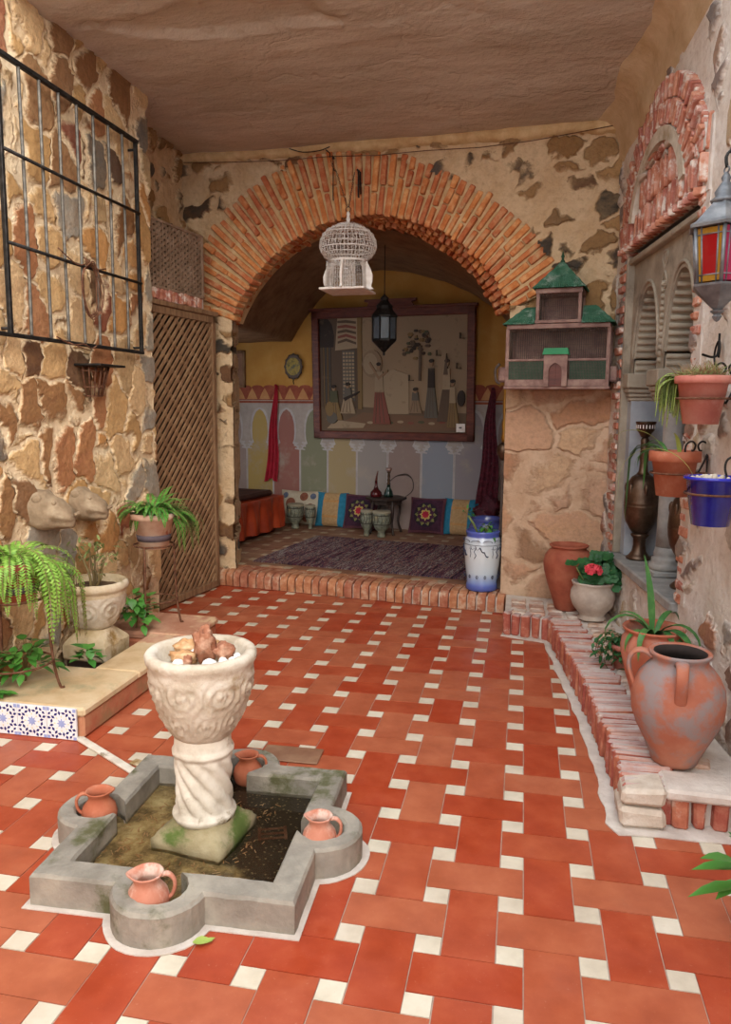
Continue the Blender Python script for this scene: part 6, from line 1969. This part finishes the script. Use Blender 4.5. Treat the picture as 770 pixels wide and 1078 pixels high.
# mouldings
b = MB(); b.cbox(NV0+.01, NV1, -.004, Y0_+.01, ZT-.055, ZT-.02, .006); b.cbox(NV0, NV0+.035, -.01, .06, NZ0, ZT, .006)
for (a, c) in OP:
    cx, hw = (a+c)/2, (c-a)/2
    b.tube([(cx+(hw+.022)*t, Y0_-.004, ZS+.44*max(0, 1-abs(t)**2.1)**.55 + .01) for t in [math.sin(PI/2*(-1+2*i/24)) for i in range(25)]], .010, 6)
for i in range(13): b.sphere((1.0, Y0_-.004, 1.76+.034*i), .016, 8, 6)
b.lathe([(0, -.006), (.04, -.006), (.045, 0), (.03, .006), (.02, .002), (0, .01)], 20, M=T(1.0, Y0_, 2.30) @ Rx(PI/2)); 
b.tube([(1.0+.05*sin(t*2), Y0_-.004, 2.24+.10*cos(t)) for t in [2*PI*i/20 for i in range(20)]], .006, 5, closed=True)
b.build('mouldings', M['plaster_grey'], sc_)
# capitals
for (x0, x1, nm) in ((NV0+.03, .46, 'capital'), (.91, 1.09, 'capital'), (1.52, NV1-.01, 'capital')):
    b = MB()
    for (g_, z0, z1) in ((0.02, ZB+.0, ZB+.09), (.0, ZB-.03, ZB), (-.015, ZB-.055, ZB-.03), (-.028, ZB-.08, ZB-.055)):
        b.cbox(x0-g_, x1+g_, Y0_-.03-g_*.6, Y1_+.01, z0, z1, .006)
    b.build(nm, M['plaster_grey'], sc_)
b = MB(); b.cbox(NV0-.0, .43, Y0_, Y1_+.02, NZ0, ZB-.08, .003); b.build('pilaster', M['plaster_blue'], sc_, label='smooth blue grey pilaster'); b = MB(); b.cbox(1.56, NV1+.0, Y0_+.01, Y1_+.02, NZ0, ZB-.08, .003); b.build('pilaster', M['plaster_blue'], sc_, label='smooth blue grey pilaster')
cm = rootat('stone_column', 'slender grey stone column standing in the middle of the wall niche', 'column', RIGHT, 1.0, .135, NZ0+.001)
b = MB(); L_ = ZB-.085-NZ0
b.lathe([(.064, .16), (.062, .3), (.060, L_-.05), (.066, L_-.03), (.06, L_-.02), (.066, L_)], 32); b.build('shaft', M['sill'], cm)
b = MB(); b.cbox(-.095, .095, -.095, .095, 0, .03, .005); b.lathe([(.09, .03), (.098, .045), (.09, .062), (.078, .07), (.084, .085), (.078, .10), (.068, .108), (.074, .12), (.068, .135), (.062, .165)], 32); b.build('base', M['sill'], cm)
def urn(v, n, s, label, has_saucer):
    t = rootat('bronze_urn', label, 'urn', RIGHT, v, -n, NZ0+.001, 0)
    b = MB(); b.lathe([(0, 0), (.085, 0), (.09, .012), (.07, .025), (.05, .05), (.042, .09), (.045, .13), (.06, .145), (.065, .155), (.05, .165)], 32); b.build('foot', M['brass'], t)
    b = MB(); b.lathe([(.05, .163), (.075, .19), (.105, .24), (.118, .29), (.122, .33), (.124, .335), (.122, .34), (.122, .35), (.124, .355), (.122, .36), (.120, .40), (.112, .45), (.095, .49), (.075, .515), (.05, .53)], 40); by = b.build('belly', M['brass'], t)
    for q in range(6):
        b = MB(); a = 2*PI*q/6; b.sphere((.108*cos(a), .108*sin(a), .44), .032, 12, 8, sc=(.55, .55, 1.2)); b.build('embossed_lobe', M['brass'], by)
    b = MB(); b.lathe([(.05, .528), (.032, .55), (.026, .60), (.032, .64), (.026, .68), (.03, .74), (.02, .76)], 24); b.build('neck', M['brass'], t)
    b = MB(); b.lathe([(.0, .755), (.03, .76), (.045, .785), (.06, .80), (.065, .84), (.07, .845), (.07, .855), (.062, .852), (.055, .81), (.03, .79)], 28)
    for q in range(18):
        a = 2*PI*q/18; b.cbox(-.004, .004, .0615, .066, .812, .835, .001, 1, Rz(a))
    b.build('cup', [M['brass'], M['cage_white']], t, label='shallow cup with pale notches')
    t.scale = (s*.86, s*.86, s)
    return t
urn(.55, -.10, 1.0, 'tall bronze urn on the niche sill, left of the stone column', True)
urn(1.34, -.13, .95, 'bronze urn on the niche sill, right of the stone column', False)

# ---- wall pots on iron brackets
def bracket(v, z, r, dist, label, heart=True):
    t = rootat('pot_bracket', label, 'bracket', RIGHT, v, 0, z, 0, None)
    b = MB(); b.tube([(r*cos(a), -dist + r*sin(a), 0) for a in [2*PI*i/28 for i in range(28)]], .0045, 6, closed=True)
    b.tube([(0, -dist+r, 0), (0, -.01, 0)], .006, 6); b.build('ring', M['rust'], t)
    b = MB()
    for s in (-1, 1):
        b.tube([(0, -.06+dy_, z_) for dy_, z_ in ((s*.002, -.02), (s*.03, .04), (s*.048, .09), (s*.044, .125), (s*.022, .138), (s*.006, .122), (s*.012, .10), (s*.022, .098))], .0045, 6)
    b.tube([(0, -.012, -.08), (0, -.012, .09)], .004, 6)
    b.build('heart_scroll', M['iron'], t)
    return t
def wallpot(name, label, v, n, z, r0, r1, h, mat, extra=None, rimh=.03):
    t = rootat(name, label, 'potted plant', RIGHT, v, -n, z)
    b = MB(); b.lathe(pot_profile(r0, r1, h, .008, rimh), 44); b.build('pot', mat, t)
    soil_disc(t, r1-.014, h-.022)
    return t
ZP1, ZP2, ZP3 = 1.437, 1.118, 1.06
bracket(2.25, ZP1+.10, .095, .15, 'iron heart bracket holding the pink pot of dry grass')
p1 = wallpot('hanging_pot', 'pink terracotta wall pot with dry feathery grass spilling to the left', 2.25, .15, ZP1, .066, .098, .188, M['pot_pink'])
b = MB(); rn = random.Random(5)
for k in range(520):
    a = rn.uniform(0, 2*PI); q = rn.uniform(0, .085)
    x, y = q*cos(a), q*sin(a); L_ = rn.uniform(.03, .09)
    d = Vector((rn.uniform(-1, 1)-.4, rn.uniform(-1, 1), rn.uniform(.1, 1))).normalized()
    p = Vector((x, y, .17)); b.tube([p, p+d*L_*.5+Vector((0, 0, .01)), p+d*L_], [.0016, .0014, .0006], 3, 0 if rn.random() < .55 else 1)
b.build('dry_grass', [M['dry'], M['grassy']], p1)
b = MB()
fr_ = random.Random(9)
for k in range(46):
    # plume hanging on the far side of the pot
    az = 4.15 + fr_.uniform(-.8, .6)
    frond(b, (-.045+fr_.uniform(-.03, .03), -.05+fr_.uniform(-.03, .05), .175), az, fr_.uniform(.10, .24), .024, fr_.uniform(.0, 1.0), fr_.uniform(2.8, 4.6), n=20, rnd=fr_)
b.build('trailing_plume', [M['grassy'], M['pale_leaf']], p1)
bracket(1.96, ZP2+.10, .098, .15, 'iron heart bracket holding the orange terracotta pot')
p2 = wallpot('hanging_pot', 'orange terracotta wall pot with long strap leaves hanging to the left', 1.96, .15, ZP2, .070, .100, .196, M['terracotta'], rimh=.045)
b = MB()
for (az, L_, w, rise, droop) in ((3.9, .20, .024, .6, 1.9), (4.2, .42, .022, .8, 4.6), (3.6, .34, .022, .9, 4.2), (3.9, .50, .019, .6, 4.4), (4.5, .24, .02, .5, 2.6), (3.3, .2, .022, .5, 2.0), (3.5, .18, .022, .9, 1.2)):
    strap(b, (-.03+.04*cos(az), .03*sin(az), .175), az, L_, w, rise, droop)
b.build('strap_leaves', M['strap'], p2)
b = MB(); strap(b, (.05, -.05, .17), -1.9, .40, .013, 1.2, 2.2, seg=16); strap(b, (.06, .0, .17), 5.6, .14, .02, 1.4, .8); b.build('pale_leaf_blade', M['pale_leaf'], p2)
bracket(2.43, ZP3+.12, .098, .15, 'iron ring bracket holding the cobalt blue pot')
p3 = wallpot('hanging_pot', 'glossy cobalt blue wall pot at the right edge of the frame', 2.43, .15, ZP3, .068, .098, .185, M['blue_glaze'], rimh=.012)
b = MB(); rn = random.Random(2)
for k in range(30):
    a = rn.uniform(0, 2*PI); q = rn.uniform(.03, .09); b.sphere((q*cos(a), q*sin(a), .172+rn.uniform(0, .01)), rn.uniform(.006, .012), 8, 6)
o = b.build('pale_gravel', M['limestone'], p3); o['kind'] = 'stuff'
b = MB(); strap(b, (-.05, -.05, .165), 4.3, .50, .012, 1.15, 2.6, seg=18); b.build('pale_leaf_blade', M['pale_leaf'], p3)
# small iron hook
t = rootat('pot_bracket', 'empty iron scroll bracket fixed to the wall under the coloured lantern', 'bracket', RIGHT, 2.02, 0, 1.68)
b = MB(); b.tube([(-.03, -.018, .0), (-.045, -.018, .04), (-.03, -.018, .08), (0, -.018, .1), (.02, -.02, .07), (.01, -.02, .03)], .0045, 6); b.tube([(0, -.018, .13), (0, -.02, .05), (.03, -.05, .03), (.05, -.10, .04)], .005, 6); b.build('scroll', M['iron'], t)

# ---- coloured glass lantern
lt_ = rootat('glass_lantern', 'grey metal wall lantern with red and amber glass panes at the right edge', 'lantern', RIGHT, 2.41, -.17, 1.815, .25)
lt_.scale = (1.08, 1.08, .80)
zn = mottle('weathered zinc', ['#5c5e62', '#74767a', '#8c8e90'], 12, .5, .3, 60, metal=.5, bdist=.002)
N6 = 6; r_b, r_t = .082, .100; zb, zt = .165, .415
def hexp(r, z, k): a = 2*PI*k/N6 + PI/6; return (r*cos(a), r*sin(a), z)
b = MB()
b.lathe([(0, 0), (.010, .008), (.018, .025), (.012, .035), (.024, .045), (.026, .05), (.014, .055), (.03, .075), (.070, .125), (.092, .155), (.094, .165), (.080, .165)], N6, smooth=False, M=Rz(PI/6)); b.build('base_cup', zn, lt_)
b = MB()
b.lathe([(.095, .412), (.118, .412), (.120, .424), (.100, .44), (.070, .485), (.045, .52), (.040, .53)], N6, smooth=False, M=Rz(PI/6)); b.lathe([(.04, .525), (.046, .54), (.03, .555), (.034, .575), (.022, .60), (.012, .62), (.016, .635), (.006, .66)], 16)
b.tube([(.014*cos(t_), 0, .67+.014*sin(t_)) for t_ in [2*PI*i/12 for i in range(12)]], .003, 5, closed=True)
b.build('roof', zn, lt_)
for k in range(N6):
    b = MB(); b.tube([hexp(r_b, zb, k), hexp(r_t, zt, k)], .007, 6); b.build('post', zn, lt_)
def glass(n_, c, em=0):
    g_ = NT(n_); g_.bsdf(col=c, rough=.25, trans=.45, ior=1.2, coat=.3); return g_.m
GR, GA, GP = glass('red lantern glass', '#a4141a'), glass('amber lantern glass', '#b0802a'), glass('pink lantern glass', '#b83860')
for k in range(N6):
    A_, B_ = Vector(hexp(r_b, zb, k)), Vector(hexp(r_b, zb, k+1)); C_, D_ = Vector(hexp(r_t, zt, k+1)), Vector(hexp(r_t, zt, k))
    nn = (B_-A_).cross(D_-A_).normalized()
    def q(u, v): return A_.lerp(B_, u).lerp(D_.lerp(C_, u), v)
    def slab(mb, u0, u1, v0, v1, mi):
        P4 = [q(u0, v0), q(u1, v0), q(u1, v1), q(u0, v1)]
        mb.add([p - nn*.0 for p in P4] + [p - nn*.004 for p in P4], [(0, 1, 2, 3), (7, 6, 5, 4), (0, 4, 5, 1), (1, 5, 6, 2), (2, 6, 7, 3), (3, 7, 4, 0)], mi)
    b = MB(); slab(b, .22, .78, .16, .84, 0); cpn = b.build('centre_pane', GP if k % 2 else GR, lt_)
    b = MB()
    for (u0, u1, v0, v1) in ((.04, .20, .04, .96), (.80, .96, .04, .96), (.22, .78, .04, .14), (.22, .78, .86, .96)): slab(b, u0, u1, v0, v1, 0)
    b.build('border_pane', GP if k % 2 else GA, lt_)
    b = MB()
    for (p, r) in (((.21, .02), (.21, .98)), ((.79, .02), (.79, .98)), ((.02, .15), (.98, .15)), ((.02, .85), (.98, .85)), ((0, .0), (1, .0)), ((0, 1), (1, 1))): b.tube([q(*p), q(*r)], .003, 5)
    b.build('leading', zn, cpn)
b = MB(); b.tube([(0, 0, .68), (0, 0, .74), (.02, .06, .78), (.03, .17, .76)], .006, 6); b.tube([(.02, .165, .60), (.03, .165, .76), (.03, .165, .84)], .007, 6); b.build('arm', M['iron'], lt_)

# ---- plant reaching in at the lower right
cp = thing('leafy_plant', 'leafy green plant reaching into the frame at the lower right', 'plant', (.70, -.93, .0))
b = MB(); b.tube([(0, 0, 0), (-.03, -.01, .12), (-.06, -.02, .22), (-.10, -.03, .27)], .005, 6); b.build('stem', M['stem'], cp)
b = MB(); 
for (x, y, z, d, L_) in ((-.07, -.03, .19, (-1, -.1, -.05), .15), (-.09, -.04, .26, (-.8, -.4, .5), .13), (-.08, -.03, .24, (-1, -.1, .15), .13), (-.06, -.02, .20, (-.9, -.3, -.25), .10), (-.05, -.02, .22, (-.3, .4, .8), .10), (-.03, 0, .16, (-.6, -.5, -.4), .10), (-.02, 0, .22, (.3, -.2, .9), .11), (-.03, -.01, .26, (-.5, .5, .5), .10), (0, 0, .18, (.5, -.7, .1), .11), (0, 0, .26, (.6, .4, .4), .1), (-.05, 0, .28, (-.7, -.2, .8), .08)):
    leaf(b, (x, y, z), d, L_, .05, droop=.25)
b.build('leaves', M['ivy'], cp)
# ------------------------------------------------------------------ camera, light, view
cd = bpy.data.cameras.new('camera'); cam = bpy.data.objects.new('camera', cd); COL.objects.link(cam)
r_ = Vector((.9799, .1992, .0081)); u_ = Vector((-.035, .1322, .9906)); w_ = Vector((-.1963, .971, -.1365))
w_.normalize(); r_ = (r_ - w_*r_.dot(w_)).normalized(); u_ = r_.cross(w_)
cam.matrix_world = Matrix(((r_.x, u_.x, -w_.x, -.0143), (r_.y, u_.y, -w_.y, -3.1048), (r_.z, u_.z, -w_.z, 1.4981), (0, 0, 0, 1)))
cd.sensor_fit = 'HORIZONTAL'; cd.sensor_width = 36; cd.lens = 812.04/770*36
cd.clip_start = .05
scene.camera = cam

wd_ = bpy.data.worlds.new('sky'); scene.world = wd_; wd_.use_nodes = True
bg = wd_.node_tree.nodes['Background']
bg.inputs[0].default_value = (.84, .92, 1.0, 1); bg.inputs[1].default_value = 2.1
sd = bpy.data.lights.new('sun', 'SUN'); sd.energy = 2.6; sd.angle = math.radians(60); sd.color = (1, .86, .68)
so = bpy.data.objects.new('sun', sd); COL.objects.link(so)
dirv = Vector((-.42, .72, -.50)).normalized()   # travels towards the left wall and the arch
so.rotation_euler = dirv.to_track_quat('-Z', 'Y').to_euler()
so.location = (2, -4, 6)
vs_ = scene.view_settings
vs_.view_transform = 'Standard'; vs_.look = 'None'; vs_.gamma = 1; vs_.use_curve_mapping = False
vs_.exposure = 0.68
